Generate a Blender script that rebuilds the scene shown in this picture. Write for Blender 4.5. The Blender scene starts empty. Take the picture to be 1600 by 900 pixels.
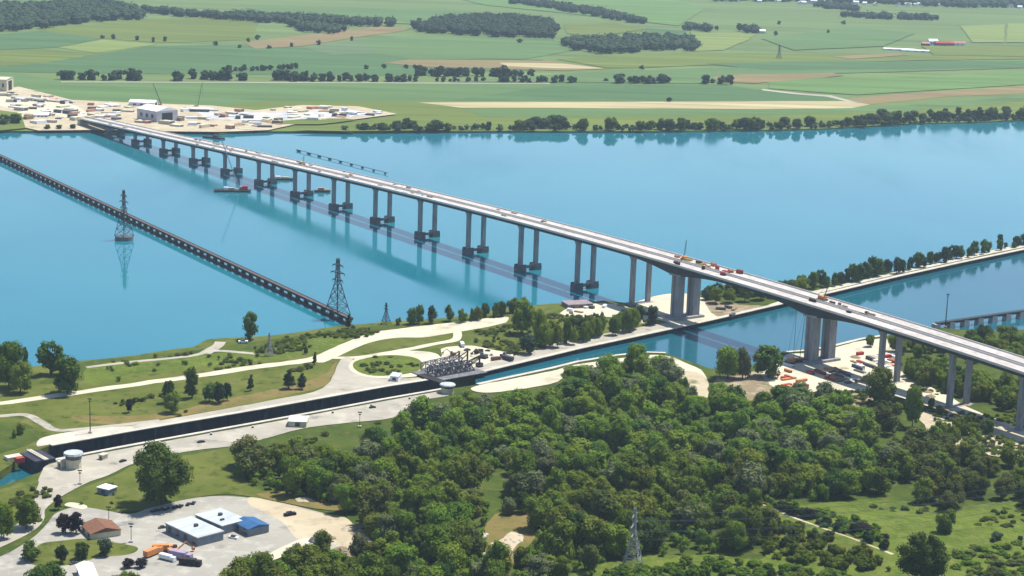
import bpy, bmesh, math, random
from math import sin, cos, pi, radians, sqrt, atan2, hypot
from mathutils import Vector, noise
from mathutils.geometry import tessellate_polygon
SC = bpy.context.scene
COL = SC.collection
rnd = random.Random(7)

# ------------------------------------------------------------------ camera
CAM_H, FPX = 350.0, 2950.0
PITCH, ROLL = radians(12.2), radians(1.91)
Fv = Vector((0, cos(PITCH), -sin(PITCH)))
R0 = Vector((1, 0, 0)); U0 = R0.cross(Fv)
Rv = cos(ROLL) * R0 + sin(ROLL) * U0
Uv = -sin(ROLL) * R0 + cos(ROLL) * U0
CP = Vector((0, 0, CAM_H))
cam = bpy.data.objects.new('camera', bpy.data.cameras.new('camera'))
COL.objects.link(cam); SC.camera = cam
from mathutils import Matrix
M = Matrix((Rv, Uv, -Fv)).transposed().to_4x4(); M.translation = CP
cam.matrix_world = M
cam.data.sensor_width = 36.0; cam.data.lens = 36.0 * FPX / 1600.0
cam.data.clip_start = 1.0; cam.data.clip_end = 60000.0

def P(u, v, z=0.0):
    "where the line of sight through a point of the survey photograph meets the level z"
    d = Fv * FPX + Rv * (u - 800) + Uv * (450 - v)
    t = (z - CAM_H) / d.z
    return CP + d * t
def proj(q):
    d = Vector(q) - CP; w = d.dot(Fv)
    return 800 + FPX * d.dot(Rv) / w, 450 - FPX * d.dot(Uv) / w, w
def ppm(u, v, z=0.0):
    return FPX / (P(u, v, z) - CP).dot(Fv)

# ------------------------------------------------------------------ light
SUN_AZ = atan2(0.82, 0.57)      # clockwise from +Y
SUN_EL = radians(66)
world = bpy.data.worlds.new('World'); SC.world = world; world.use_nodes = True
nt = world.node_tree; bg = nt.nodes['Background']
sky = nt.nodes.new('ShaderNodeTexSky'); sky.sky_type = 'NISHITA'; sky.sun_disc = False
sky.sun_elevation = SUN_EL; sky.sun_rotation = SUN_AZ; sky.altitude = 100
sky.air_density = 1.0; sky.dust_density = 0.5; sky.ozone_density = 2.0
nt.links.new(sky.outputs[0], bg.inputs[0]); bg.inputs[1].default_value = 0.11
sl = bpy.data.lights.new('sun', 'SUN'); sl.energy = 5.0; sl.angle = radians(0.53); sl.color = (1.0, 0.95, 0.86)
so = bpy.data.objects.new('sun', sl); COL.objects.link(so)
sd = Vector((sin(SUN_AZ) * cos(SUN_EL), cos(SUN_AZ) * cos(SUN_EL), sin(SUN_EL)))
so.rotation_euler = (-sd).to_track_quat('-Z', 'Y').to_euler(); so.location = (0, 0, 900)
SC.view_settings.view_transform = 'Standard'; SC.view_settings.look = 'None'
SC.view_settings.exposure = 0.62; SC.view_settings.gamma = 1.0
SC.view_settings.use_curve_mapping = False
SC.render.engine = 'CYCLES'
SC.cycles.max_bounces = 5; SC.cycles.diffuse_bounces = 2; SC.cycles.glossy_bounces = 2
SC.cycles.transmission_bounces = 2; SC.cycles.volume_bounces = 0; SC.cycles.transparent_max_bounces = 6

# ------------------------------------------------------------------ materials
def rgba(c): return (c[0], c[1], c[2], 1.0)
MATS = {}
def mat(name, c1, c2=None, scale=0.05, rough=0.9, c3=None, scale2=None, stretch=None, spec=0.04, metal=0.0,
        bump=0.0, bscale=1.0, rand=0.0, c4=None, scale4=0.3, lo4=0.55, detail=4.0, contrast=(0.35, 0.65), rot=0.0):
    m = bpy.data.materials.new(name); m.use_nodes = True; MATS[name] = m
    t = m.node_tree; N = t.nodes; L = t.links; b = N['Principled BSDF']
    b.inputs['Roughness'].default_value = rough; b.inputs['Metallic'].default_value = metal
    b.inputs['Specular IOR Level'].default_value = spec
    tc = N.new('ShaderNodeTexCoord'); vec = tc.outputs['Object']
    if stretch or rot:
        mp = N.new('ShaderNodeMapping'); mp.inputs['Scale'].default_value = stretch or (1, 1, 1)
        mp.inputs['Rotation'].default_value = (0, 0, rot)
        L.new(vec, mp.inputs[0]); vec = mp.outputs[0]
    out = None
    if c2 is None:
        c2 = tuple(x * 0.8 for x in c1)
    def layer(ca, cb, sc, lo, hi):
        n = N.new('ShaderNodeTexNoise'); n.inputs['Scale'].default_value = sc
        n.inputs['Detail'].default_value = detail; n.inputs['Roughness'].default_value = 0.6
        L.new(vec, n.inputs['Vector'])
        r = N.new('ShaderNodeMapRange'); r.inputs[1].default_value = lo; r.inputs[2].default_value = hi
        L.new(n.outputs['Fac'], r.inputs[0])
        x = N.new('ShaderNodeMix'); x.data_type = 'RGBA'
        if isinstance(ca, tuple): x.inputs[6].default_value = rgba(ca)
        else: L.new(ca, x.inputs[6])
        x.inputs[7].default_value = rgba(cb)
        L.new(r.outputs[0], x.inputs[0]); return x.outputs[2]
    out = layer(c1, c2, scale, *contrast)
    if c3 is not None:
        out = layer(out, c3, scale2 or scale * 6, 0.5, 0.72)
    if c4 is not None:
        out = layer(out, c4, scale4, lo4, lo4 + 0.13)
    if rand:
        oi = N.new('ShaderNodeObjectInfo'); hs = N.new('ShaderNodeHueSaturation')
        a = N.new('ShaderNodeMapRange'); a.inputs[3].default_value = 1 - rand; a.inputs[4].default_value = 1 + rand
        L.new(oi.outputs['Random'], a.inputs[0]); L.new(a.outputs[0], hs.inputs['Value'])
        mu = N.new('ShaderNodeMath'); mu.operation = 'MULTIPLY'; mu.inputs[1].default_value = 7.31
        fr = N.new('ShaderNodeMath'); fr.operation = 'FRACT'
        L.new(oi.outputs['Random'], mu.inputs[0]); L.new(mu.outputs[0], fr.inputs[0])
        h = N.new('ShaderNodeMapRange'); h.inputs[3].default_value = 0.5 - rand * 0.07; h.inputs[4].default_value = 0.5 + rand * 0.05
        L.new(fr.outputs[0], h.inputs[0]); L.new(h.outputs[0], hs.inputs['Hue'])
        L.new(out, hs.inputs['Color']); out = hs.outputs[0]
    L.new(out, b.inputs['Base Color'])
    if bump:
        n = N.new('ShaderNodeTexNoise'); n.inputs['Scale'].default_value = bscale; n.inputs['Detail'].default_value = 3
        L.new(vec, n.inputs['Vector'])
        bp = N.new('ShaderNodeBump'); bp.inputs['Distance'].default_value = bump; bp.inputs['Strength'].default_value = 1
        L.new(n.outputs['Fac'], bp.inputs['Height']); L.new(bp.outputs[0], b.inputs['Normal'])
    return m

def foliage(name, c1, c2, sc=0.25, rand=0.3, trans=0.32):
    m = mat(name, c1, c2, sc, rough=0.8, spec=0.05, rand=rand, detail=2.0)
    t = m.node_tree; N = t.nodes; L = t.links; b = N['Principled BSDF']
    tr = N.new('ShaderNodeBsdfTranslucent'); mx = N.new('ShaderNodeMixShader'); mx.inputs[0].default_value = trans
    src = b.inputs['Base Color'].links[0].from_socket
    L.new(src, tr.inputs[0]); L.new(b.outputs[0], mx.inputs[1]); L.new(tr.outputs[0], mx.inputs[2])
    L.new(mx.outputs[0], N['Material Output'].inputs[0])
    return m

LEAF = [foliage('leaf_green', (0.140, 0.208, 0.020), (0.085, 0.142, 0.016)),
        foliage('leaf_olive', (0.160, 0.205, 0.024), (0.098, 0.140, 0.018)),
        foliage('leaf_dark', (0.024, 0.050, 0.014), (0.014, 0.032, 0.010), rand=0.2, trans=0.1),
        foliage('leaf_shore', (0.078, 0.132, 0.020), (0.042, 0.080, 0.014)),
        foliage('leaf_wine', (0.022, 0.012, 0.022), (0.016, 0.016, 0.016), rand=0.15, trans=0.08),
        foliage('leaf_drab', (0.120, 0.142, 0.034), (0.075, 0.096, 0.024)),
        foliage('leaf_bright', (0.125, 0.185, 0.018), (0.075, 0.125, 0.014), rand=.25),
        foliage('leaf_silver', (0.150, 0.175, 0.075), (0.10, 0.125, 0.05), rand=.2),
        foliage('leaf_far', (0.045, 0.072, 0.034), (0.024, 0.046, 0.024), sc=0.06, rand=0.2, trans=0.05)]
BARK = mat('bark', (0.10, 0.075, 0.055), (0.06, 0.045, 0.035), 0.6)
CONC = mat('concrete', (0.42, 0.40, 0.37), (0.33, 0.315, 0.30), 0.12, c3=(0.26, 0.25, 0.24), scale2=0.5)
CONC_PIER = mat('pier_concrete', (0.31, 0.31, 0.32), (0.25, 0.25, 0.26), 0.1, c3=(0.16, 0.155, 0.16), scale2=0.35, stretch=(1, 1, 0.25))
CONC_BASE = mat('base_concrete_dark', (0.13, 0.14, 0.155), (0.08, 0.09, 0.10), 0.15)  # darker concrete of the river pier caps and the pylon foundation
CONC_DARK = mat('dark_wall_concrete', (0.030, 0.028, 0.034), (0.016, 0.016, 0.022), 0.12, stretch=(1, 1, 0.3), rough=0.7, c3=(0.06, 0.055, 0.055), scale2=0.3)  # near-black concrete of the lock and canal wall faces
COPING = mat('coping', (0.50, 0.465, 0.385), (0.39, 0.36, 0.30), 0.09, c3=(0.34, 0.32, 0.28), scale2=0.3)
DECK = mat('deck_slab', (0.47, 0.445, 0.42), (0.38, 0.355, 0.33), 0.06, c3=(0.30, 0.25, 0.22), scale2=0.25)
PARA = mat('parapet_concrete', (0.60, 0.565, 0.53), (0.54, 0.50, 0.46), 0.15)
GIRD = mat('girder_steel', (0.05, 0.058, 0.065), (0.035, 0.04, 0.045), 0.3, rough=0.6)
STEEL_D = mat('dark_steel', (0.028, 0.028, 0.032), (0.045, 0.038, 0.036), 0.4, rough=0.6)
STEEL_G = mat('galvanised_steel', (0.30, 0.31, 0.33), (0.20, 0.20, 0.22), 0.5, rough=0.5)
STEEL_M = mat('tower_steel', (0.10, 0.10, 0.11), (0.07, 0.07, 0.08), 0.5, rough=0.5)
WHITE = mat('white_sheet', (0.74, 0.75, 0.77), (0.62, 0.64, 0.67), 0.2, rough=0.55)
ROOFG = mat('pale_roof', (0.40, 0.43, 0.44), (0.30, 0.34, 0.36), 0.12, c3=(0.50, 0.52, 0.48), scale2=0.4, stretch=(1, .2, 1))
WALLG = mat('bluegrey_wall', (0.20, 0.235, 0.27), (0.15, 0.18, 0.21), 0.3)
GLASS = mat('window_glass', (0.03, 0.04, 0.05), (0.02, 0.03, 0.04), 0.5, rough=0.15, spec=0.6)
BLUE = mat('blue_roof', (0.04, 0.115, 0.26), (0.035, 0.09, 0.19), 0.2, rough=0.5)
BROWN = mat('brown_roof', (0.20, 0.10, 0.065), (0.14, 0.075, 0.05), 0.4)
GREENR = mat('green_roof', (0.55, 0.66, 0.55), (0.42, 0.55, 0.43), 0.3)
CREAM = mat('cream_wall', (0.52, 0.49, 0.36), (0.45, 0.42, 0.31), 0.3)
ORANGE = mat('orange_paint', (0.56, 0.24, 0.09), (0.44, 0.17, 0.07), 0.5, rough=0.5)
RED = mat('red_paint', (0.38, 0.055, 0.045), (0.28, 0.045, 0.04), 0.4, rough=0.6)
YELL = mat('yellow_paint', (0.55, 0.36, 0.05), (0.45, 0.30, 0.05), 0.5, rough=0.5)
MAUVE = mat('mauve_tarp', (0.30, 0.26, 0.36), (0.24, 0.2, 0.3), 0.4)
BLACK = mat('black_rubber', (0.02, 0.02, 0.022), (0.03, 0.03, 0.03), 0.6)
GLASSD = GLASS

GRASS = mat('grass_near', (0.105, 0.120, 0.024), (0.062, 0.082, 0.014), 0.02, c3=(0.125, 0.125, 0.038), scale2=0.07, detail=6, c4=(0.040, 0.062, 0.010), scale4=0.13, lo4=0.54)
GRASS_B = mat('grass_bright', (0.108, 0.140, 0.022), (0.066, 0.096, 0.015), 0.03, c3=(0.13, 0.15, 0.035), scale2=0.15, detail=6, bump=1.2, bscale=0.3, c4=(0.055, 0.095, 0.010), scale4=0.10, lo4=0.55)
SCRUB = mat('scrub_ground', (0.058, 0.085, 0.012), (0.032, 0.055, 0.010), 0.05, c3=(0.10, 0.10, 0.03), scale2=0.2, detail=6)
DRY = mat('dry_grass', (0.190, 0.140, 0.055), (0.130, 0.110, 0.035), 0.03, c3=(0.10, 0.11, 0.028), scale2=0.1, detail=6, c4=(0.06, 0.07, 0.02), scale4=0.16, lo4=0.58)
GRAVEL = mat('white_gravel', (0.53, 0.49, 0.37), (0.43, 0.395, 0.295), 0.05, c3=(0.40, 0.375, 0.28), scale2=0.2, detail=6, c4=(0.33, 0.30, 0.22), scale4=0.045, lo4=0.56)
SAND = mat('sand', (0.44, 0.38, 0.27), (0.36, 0.30, 0.205), 0.03, c3=(0.30, 0.25, 0.17), scale2=0.09, detail=6, c4=(0.16, 0.15, 0.08), scale4=0.05, lo4=0.6)
APRON = mat('apron_concrete', (0.34, 0.315, 0.26), (0.28, 0.26, 0.215), 0.03, c3=(0.42, 0.39, 0.32), scale2=0.08, detail=6, c4=(0.17, 0.165, 0.14), scale4=0.06, lo4=0.58)
ASPH = mat('yard_asphalt', (0.31, 0.295, 0.255), (0.25, 0.235, 0.205), 0.03, c3=(0.38, 0.365, 0.32), scale2=0.12, detail=6, c4=(0.17, 0.168, 0.16), scale4=0.05, lo4=0.57)
SOIL = mat('bare_soil', (0.25, 0.19, 0.125), (0.17, 0.14, 0.085), 0.05, c3=(0.36, 0.31, 0.22), scale2=0.15, detail=6, c4=(0.08, 0.10, 0.03), scale4=0.08, lo4=0.55)
TERR = mat('riverbed', (0.05, 0.06, 0.04))

def water_mat(name, body, body2, rough=0.06, bump=0.02):
    m = mat(name, body, body2, 0.0035, rough=rough, spec=0.75, detail=3)
    t = m.node_tree; N = t.nodes; L = t.links; b = N['Principled BSDF']; b.inputs['IOR'].default_value = 1.33
    tc = N.new('ShaderNodeTexCoord')
    mp = N.new('ShaderNodeMapping'); mp.inputs['Rotation'].default_value = (0, 0, radians(-30)); mp.inputs['Scale'].default_value = (1, 0.25, 1)
    L.new(tc.outputs['Object'], mp.inputs[0])
    n = N.new('ShaderNodeTexNoise'); n.inputs['Scale'].default_value = 0.006; n.inputs['Detail'].default_value = 5
    L.new(mp.outputs[0], n.inputs['Vector'])
    r = N.new('ShaderNodeMapRange'); r.inputs[1].default_value = 0.4; r.inputs[2].default_value = 0.65
    r.inputs[3].default_value = rough * 0.5; r.inputs[4].default_value = rough * 3.2
    L.new(n.outputs['Fac'], r.inputs[0]); L.new(r.outputs[0], b.inputs['Roughness'])
    n2 = N.new('ShaderNodeTexNoise'); n2.inputs['Scale'].default_value = 0.22; n2.inputs['Detail'].default_value = 4
    L.new(tc.outputs['Object'], n2.inputs['Vector'])
    bp = N.new('ShaderNodeBump'); bp.inputs['Distance'].default_value = bump
    L.new(n2.outputs['Fac'], bp.inputs['Height']); L.new(bp.outputs[0], b.inputs['Normal'])
    return m
WATER = water_mat('river_water', (0.008, 0.128, 0.180), (0.012, 0.150, 0.190))
WATER_C = water_mat('canal_water', (0.005, 0.072, 0.105), (0.008, 0.090, 0.125), rough=0.05)
WATER_L = water_mat('lock_water', (0.004, 0.012, 0.016), (0.005, 0.015, 0.018), rough=0.05)

def fieldmat(name, c, c2=None, rot=0.3, sc=0.004):
    c2 = c2 or tuple(x * 0.82 for x in c)
    return mat(name, c, c2, sc, c3=tuple(x * 1.22 for x in c), scale2=sc * 1.7, stretch=(.22, 2.6, 1), rot=rot, detail=7, c4=tuple(x * .72 for x in c), scale4=sc * 2.6, lo4=.52, contrast=(.3, .7))
F_BASE = fieldmat('farmland', (0.115, 0.165, 0.058), (0.095, 0.14, 0.05), rot=0.2, sc=0.0015)
F_GREEN = fieldmat('crop_green', (0.090, 0.155, 0.055), (0.080, 0.130, 0.050))
F_DEEP = fieldmat('crop_deep_green', (0.068, 0.130, 0.052), (0.060, 0.108, 0.044), rot=-0.2)
F_OLIVE = fieldmat('meadow_olive', (0.115, 0.150, 0.036), (0.090, 0.120, 0.030), rot=0.1)
F_LIGHT = fieldmat('meadow_light', (0.165, 0.205, 0.062), (0.130, 0.175, 0.05), rot=0.5)
F_BROWN = fieldmat('ploughed_brown', (0.200, 0.150, 0.075), (0.160, 0.135, 0.062), rot=0.05)
F_BEIGE = fieldmat('stubble_beige', (0.380, 0.325, 0.185), (0.31, 0.27, 0.15), rot=0.05)
F_BRIGHT = fieldmat('crop_bright', (0.105, 0.180, 0.055), (0.09, 0.155, 0.05), rot=0.05)
F_TRACK = fieldmat('farm_track', (0.33, 0.31, 0.25))

# ------------------------------------------------------------------ mesh helpers
def link_mesh(name, verts, faces, m, parent=None, smooth=False):
    me = bpy.data.meshes.new(name); me.from_pydata([tuple(v) for v in verts], [], faces)
    me.materials.append(m); me.validate(); me.update()
    if smooth: me.shade_smooth()
    o = bpy.data.objects.new(name, me); COL.objects.link(o)
    if parent is not None: o.parent = parent
    return o
class MB:
    def __init__(s): s.v = []; s.f = []
    def add(s, vs, fs):
        k = len(s.v); s.v += [tuple(x) for x in vs]; s.f += [tuple(i + k for i in f) for f in fs]; return s
    def box(s, c, d, rz=0.0, taper=1.0):
        cx, cy, cz = c; hx, hy, hz = d[0] / 2, d[1] / 2, d[2] / 2; vs = []
        for z, t in ((-hz, 1.0), (hz, taper)):
            for x, y in ((-hx, -hy), (hx, -hy), (hx, hy), (-hx, hy)):
                x *= t; y *= t
                vs.append((cx + x * cos(rz) - y * sin(rz), cy + x * sin(rz) + y * cos(rz), cz + z))
        return s.add(vs, [(3, 2, 1, 0), (4, 5, 6, 7), (0, 1, 5, 4), (1, 2, 6, 5), (2, 3, 7, 6), (3, 0, 4, 7)])
    def beam(s, p, q, w, h=None, n=4):
        p = Vector(p); q = Vector(q); d = (q - p).normalized()
        a = Vector((0, 0, 1)) if abs(d.z) < 0.95 else Vector((1, 0, 0))
        x = d.cross(a).normalized(); y = x.cross(d); h = h or w; vs = []
        for c in (p, q):
            for i in range(n):
                t = 2 * pi * (i + 0.5) / n; k = 0.7071 if n == 4 else 0.5
                vs.append(c + x * cos(t) * w * k + y * sin(t) * h * k)
        fs = [tuple(range(n))[::-1], tuple(range(n, 2 * n))] + [(i, (i + 1) % n, n + (i + 1) % n, n + i) for i in range(n)]
        return s.add(vs, fs)
    def cone(s, p, r0, r1, h, n=12):
        x, y, z = p; vs = [(x + r * cos(2 * pi * i / n), y + r * sin(2 * pi * i / n), zz) for r, zz in ((r0, z), (r1, z + h)) for i in range(n)]
        return s.add(vs, [tuple(range(n))[::-1], tuple(range(n, 2 * n))] + [(i, (i + 1) % n, n + (i + 1) % n, n + i) for i in range(n)])
    def prism(s, pts, z0, z1):
        n = len(pts)
        if sum(pts[i][0] * pts[(i + 1) % n][1] - pts[(i + 1) % n][0] * pts[i][1] for i in range(n)) < 0: pts = pts[::-1]
        vs = [(p[0], p[1], z0) for p in pts] + [(p[0], p[1], z1) for p in pts]
        return s.add(vs, [tuple(range(n))[::-1], tuple(range(n, 2 * n))] + [(i, (i + 1) % n, n + (i + 1) % n, n + i) for i in range(n)])
    def gable(s, L, W, h, e=0.4, z=0.0, rz=0.0, c=(0, 0)):
        a, b = L / 2 + e, W / 2 + e
        vs = [(-a, -b, z), (a, -b, z), (a, b, z), (-a, b, z), (-a, 0, z + h), (a, 0, z + h)]
        vs = [(c[0] + x * cos(rz) - y * sin(rz), c[1] + x * sin(rz) + y * cos(rz), zz) for x, y, zz in vs]
        return s.add(vs, [(3, 2, 1, 0), (0, 1, 5, 4), (2, 3, 4, 5), (1, 2, 5), (3, 0, 4)])
    def build(s, name, m, parent=None, smooth=False): return link_mesh(name, s.v, s.f, m, parent, smooth)

def tag(o, label=None, cat=None, group=None, kind=None):
    if label: o['label'] = label
    if cat: o['category'] = cat
    if group: o['group'] = group
    if kind: o['kind'] = kind
    return o
def thing(name, loc, label, cat, group=None, rz=0.0):
    o = bpy.data.objects.new(name, None); COL.objects.link(o); o.empty_display_size = 1.0
    o.location = loc; o.rotation_euler = (0, 0, rz); return tag(o, label, cat, group)
def dup(root, loc, rz=0.0, sc=(1, 1, 1), label=None, group=None):
    r = root.copy(); COL.objects.link(r); r.location = loc; r.rotation_euler = (0, 0, rz); r.scale = sc
    if label: r['label'] = label
    if group: r['group'] = group
    for ch in KIDS.get(root.name, root.children):
        c = ch.copy(); COL.objects.link(c); c.parent = r
    return r
KIDS = {}

def smooth_pts(pts, sub=4, closed=True):
    n = len(pts); out = []
    rng = range(n) if closed else range(n - 1)
    for i in rng:
        if closed: p0, p1, p2, p3 = pts[i - 1], pts[i], pts[(i + 1) % n], pts[(i + 2) % n]
        else: p0, p1, p2, p3 = pts[max(i - 1, 0)], pts[i], pts[i + 1], pts[min(i + 2, n - 1)]
        for k in range(sub):
            t = k / sub; q = []
            for j in range(2):
                a, b, c, d = p0[j], p1[j], p2[j], p3[j]
                q.append(0.5 * ((2 * b) + (-a + c) * t + (2 * a - 5 * b + 4 * c - d) * t * t + (-a + 3 * b - 3 * c + d) * t ** 3))
            out.append(tuple(q))
    if not closed: out.append(tuple(pts[-1][:2]))
    return out
def jitter_line(ws, amp, step, closed=True):
    "subdivide a closed ground outline and push it about so that edges are ragged"
    out = []; n = len(ws)
    for i in range(n if closed else n - 1):
        a, b = Vector(ws[i]), Vector(ws[(i + 1) % n]); L = (b - a).length; k = max(1, min(60, int(L / step)))
        if L > 2500: k = 1
        for j in range(k):
            q = a + (b - a) * (j / k)
            if L <= 2500:
                q = q + Vector((noise.noise(Vector((q.x / (step * 2.5), q.y / (step * 2.5), 3.1))), noise.noise(Vector((q.x / (step * 2.5), q.y / (step * 2.5), 9.7))))) * amp
            out.append((q.x, q.y))
    return out
def poly_obj(name, ws, z, m, skirt=None, kind='structure'):
    bm = bmesh.new(); vs = [bm.verts.new((p[0], p[1], z)) for p in ws]
    for tri in tessellate_polygon([[Vector((p[0], p[1], 0)) for p in ws]]):
        try: bm.faces.new([vs[i] for i in tri])
        except ValueError: pass
    for f in bm.faces:
        f.normal_update()
        if f.normal.z < 0: f.normal_flip()
    if skirt is not None:
        lo = [bm.verts.new((p[0], p[1], skirt)) for p in ws]; n = len(vs)
        for i in range(n):
            bm.faces.new((vs[i], vs[(i + 1) % n], lo[(i + 1) % n], lo[i]))
    me = bpy.data.meshes.new(name); bm.to_mesh(me); bm.free(); me.materials.append(m)
    o = bpy.data.objects.new(name, me); COL.objects.link(o); o['kind'] = kind; return o
LZ = 3.0; LAYER = [0]
def patch(name, pts, m, lvl=None, z=LZ, amp=1.2, step=6.0, smooth=True):
    LAYER[0] += 1
    zz = z + 0.012 * LAYER[0] if lvl is None else z + lvl
    if smooth: pts = smooth_pts(pts, 4)
    ws = [P(u, v, zz)[:2] for u, v in pts]
    if amp: ws = jitter_line(ws, amp, step)
    return poly_obj(name, ws, zz, m)
def ribbon(name, pts, w, m, z=LZ, amp=0.25):
    LAYER[0] += 1; zz = z + 0.012 * LAYER[0]
    pts = smooth_pts(pts, 8, False); ws = [Vector(P(u, v, zz)[:2]) for u, v in pts]; n = len(ws); vs = []
    for i, q in enumerate(ws):
        d = (ws[min(i + 1, n - 1)] - ws[max(i - 1, 0)]).normalized(); nn = Vector((-d.y, d.x))
        wi = w if not isinstance(w, (list, tuple)) else w[0] + (w[1] - w[0]) * i / (n - 1)
        a = wi / 2 * (1 + amp * noise.noise(Vector((q.x / 14, q.y / 14, 1)))); b = wi / 2 * (1 + amp * noise.noise(Vector((q.x / 14, q.y / 14, 7))))
        vs += [(q.x + nn.x * a, q.y + nn.y * a, zz), (q.x - nn.x * b, q.y - nn.y * b, zz)]
    o = link_mesh(name, vs, [(2 * i, 2 * i + 1, 2 * i + 3, 2 * i + 2) for i in range(n - 1)], m); o['kind'] = 'structure'; return o
def inside(u, v, poly):
    c = False; n = len(poly); j = n - 1
    for i in range(n):
        xi, yi = poly[i]; xj, yj = poly[j]
        if (yi > v) != (yj > v) and u < (xj - xi) * (v - yi) / (yj - yi) + xi: c = not c
        j = i
    return c

# ------------------------------------------------------------------ terrain and water
BIG = 17000.0
poly_obj('riverbed', [(-BIG, -2500), (BIG, -2500), (BIG, 27000), (-BIG, 27000)], -18.0, TERR)
N_SHORE = [(-160, 214), (-60, 210), (0, 206), (60, 206), (135, 203), (200, 205), (330, 207), (345, 211), (400, 207), (450, 206), (530, 205), (545, 210), (600, 207), (700, 206),
           (800, 205), (900, 206), (1000, 206), (1080, 207), (1160, 205), (1200, 205), (1300, 202), (1350, 199), (1430, 194), (1500, 193), (1600, 189), (1700, 186)]
ws = [P(u, v, 0)[:2] for u, v in N_SHORE]
ws = jitter_line(ws + [(9000, ws[-1][1] + 900), (BIG, 6000), (BIG, 26900), (-BIG, 26900), (-BIG, 1200), (-2500, ws[0][1] - 200)], 6.0, 22.0)
poly_obj('north_land', ws, 2.0, F_BASE, skirt=-17.5)
I_N = [(-150, 600), (-60, 590), (40, 574), (120, 563), (165, 560), (215, 554), (300, 542), (325, 531), (350, 529), (385, 527), (440, 522), (500, 514), (540, 508), (600, 503), (650, 500),
       (700, 497), (760, 487), (800, 480), (860, 475), (905, 474), (945, 470), (975, 473), (1000, 470), (1040, 463), (1090, 456), (1130, 447), (1180, 443), (1230, 441), (1290, 441), (1350, 433), (1400, 423), (1450, 413),
       (1500, 402), (1550, 391), (1600, 380), (1700, 361), (1900, 325)]
I_S = [(1900, 334), (1700, 368), (1600, 389), (1500, 410), (1400, 432), (1300, 456), (1200, 479), (1100, 502), (1050, 513), (900, 545), (800, 569), (742, 583),
       (690, 590), (600, 604), (500, 622), (400, 640), (300, 657), (200, 674), (78, 696), (40, 710), (0, 737), (-150, 770)]
isl = jitter_line([P(u, v, LZ)[:2] for u, v in I_N], 3.0, 12.0, False) + [tuple(P(1900, 325, LZ)[:2])] + [tuple(P(u, v, LZ)[:2]) for u, v in I_S]
a0, a1 = P(-150, 600, LZ), P(-150, 770, LZ)
isl += [(a1.x - 900, a1.y - 500), (a0.x - 900, a0.y - 500)]
poly_obj('isthmus_land', isl, LZ, GRASS, skirt=-17.6)
S_N = [(-200, 800), (0, 760), (62, 738), (80, 721), (200, 698), (300, 680), (400, 662), (500, 644), (600, 625), (692, 609), (745, 601), (800, 589), (860, 576), (900, 566),
       (960, 556), (1010, 551), (1040, 552), (1070, 562), (1110, 576), (1170, 572), (1222, 551), (1262, 548), (1305, 540), (1345, 530), (1385, 524), (1430, 517), (1470, 512), (1520, 517), (1600, 515), (1700, 500)]
sou = [tuple(P(u, v, LZ)[:2]) for u, v in S_N]
sou += [(5000, sou[-1][1] + 300), (BIG, 2500), (BIG, -2450), (-BIG, -2450), (-BIG, -300), (-2500, sou[0][1] - 900)]
poly_obj('south_land', sou, LZ, SCRUB, skirt=-17.7)
# water sheets: river, canal and the two low pools of the lock
def wpoly(name, pts, z, m): return poly_obj(name, pts, z, m)
c1 = P(742, 583, LZ); c2 = P(745, 601, LZ)
cut_up = [tuple(P(742, 583, LZ)[:2]), tuple(P(745, 601, LZ)[:2])]
x1 = P(690, 594, LZ); x2 = P(692, 614, LZ)
isl_west = (a0.x - 900, a0.y - 500)
riv = [(-BIG, -BIG * 0.0 - 3), (isl_west[0] + 100, isl_west[1] - 40), (P(-150, 640, LZ).x, P(-150, 640, LZ).y)] + [tuple(P(u, v + 5, LZ)[:2]) for u, v in I_N[2:]]
riv += [(3500, 3600), (BIG, 5500), (BIG, 12000), (-BIG, 12000)]
wpoly('river', riv, 0.0, WATER)
can = [tuple(P(u, v - 4, LZ)[:2]) for u, v in I_S[:12]] + [tuple(P(u, v + 8, LZ)[:2]) for u, v in S_N[10:]]
can += [(5200, sou[len(S_N) - 1][1] + 500), (5200, 4000)]
wpoly('canal', can, 0.0, WATER_C)
lp = [tuple(P(u, v - 3, LZ)[:2]) for u, v in ((66, 699), (40, 710), (0, 737), (-150, 770))] + [(-1200, 100), (-1200, 0)] + [tuple(P(u, v + 4, LZ)[:2]) for u, v in ((-200, 800), (0, 760), (62, 738), (72, 729))]
wpoly('tailwater', lp, -2.0, WATER_C)
lk = [tuple(P(u, v - 3, LZ)[:2]) for u, v in I_S[11:19]] + [tuple(P(u, v + 4, LZ)[:2]) for u, v in S_N[3:11]]
wpoly('lock_pool', lk, -12.0, WATER_C)

# haze: one even volume round everything, open sky outside
hb = MB().box((0, 12200, 171.5), (2 * BIG + 400, 29900, 381)).build('haze', WHITE)
hm = bpy.data.materials.new('haze_air'); hm.use_nodes = True
for n in list(hm.node_tree.nodes):
    if n.type == 'BSDF_PRINCIPLED': hm.node_tree.nodes.remove(n)
pv = hm.node_tree.nodes.new('ShaderNodeVolumePrincipled')
pv.inputs['Color'].default_value = (0.66, 0.84, 1.0, 1); pv.inputs['Density'].default_value = 0.000042
pv.inputs['Anisotropy'].default_value = 0.1
hm.node_tree.links.new(pv.outputs[0], hm.node_tree.nodes['Material Output'].inputs['Volume'])
hb.data.materials[0] = hm; hb['kind'] = 'stuff'; hb['label'] = 'thin blue summer haze over the valley'; hb['category'] = 'haze'

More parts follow.
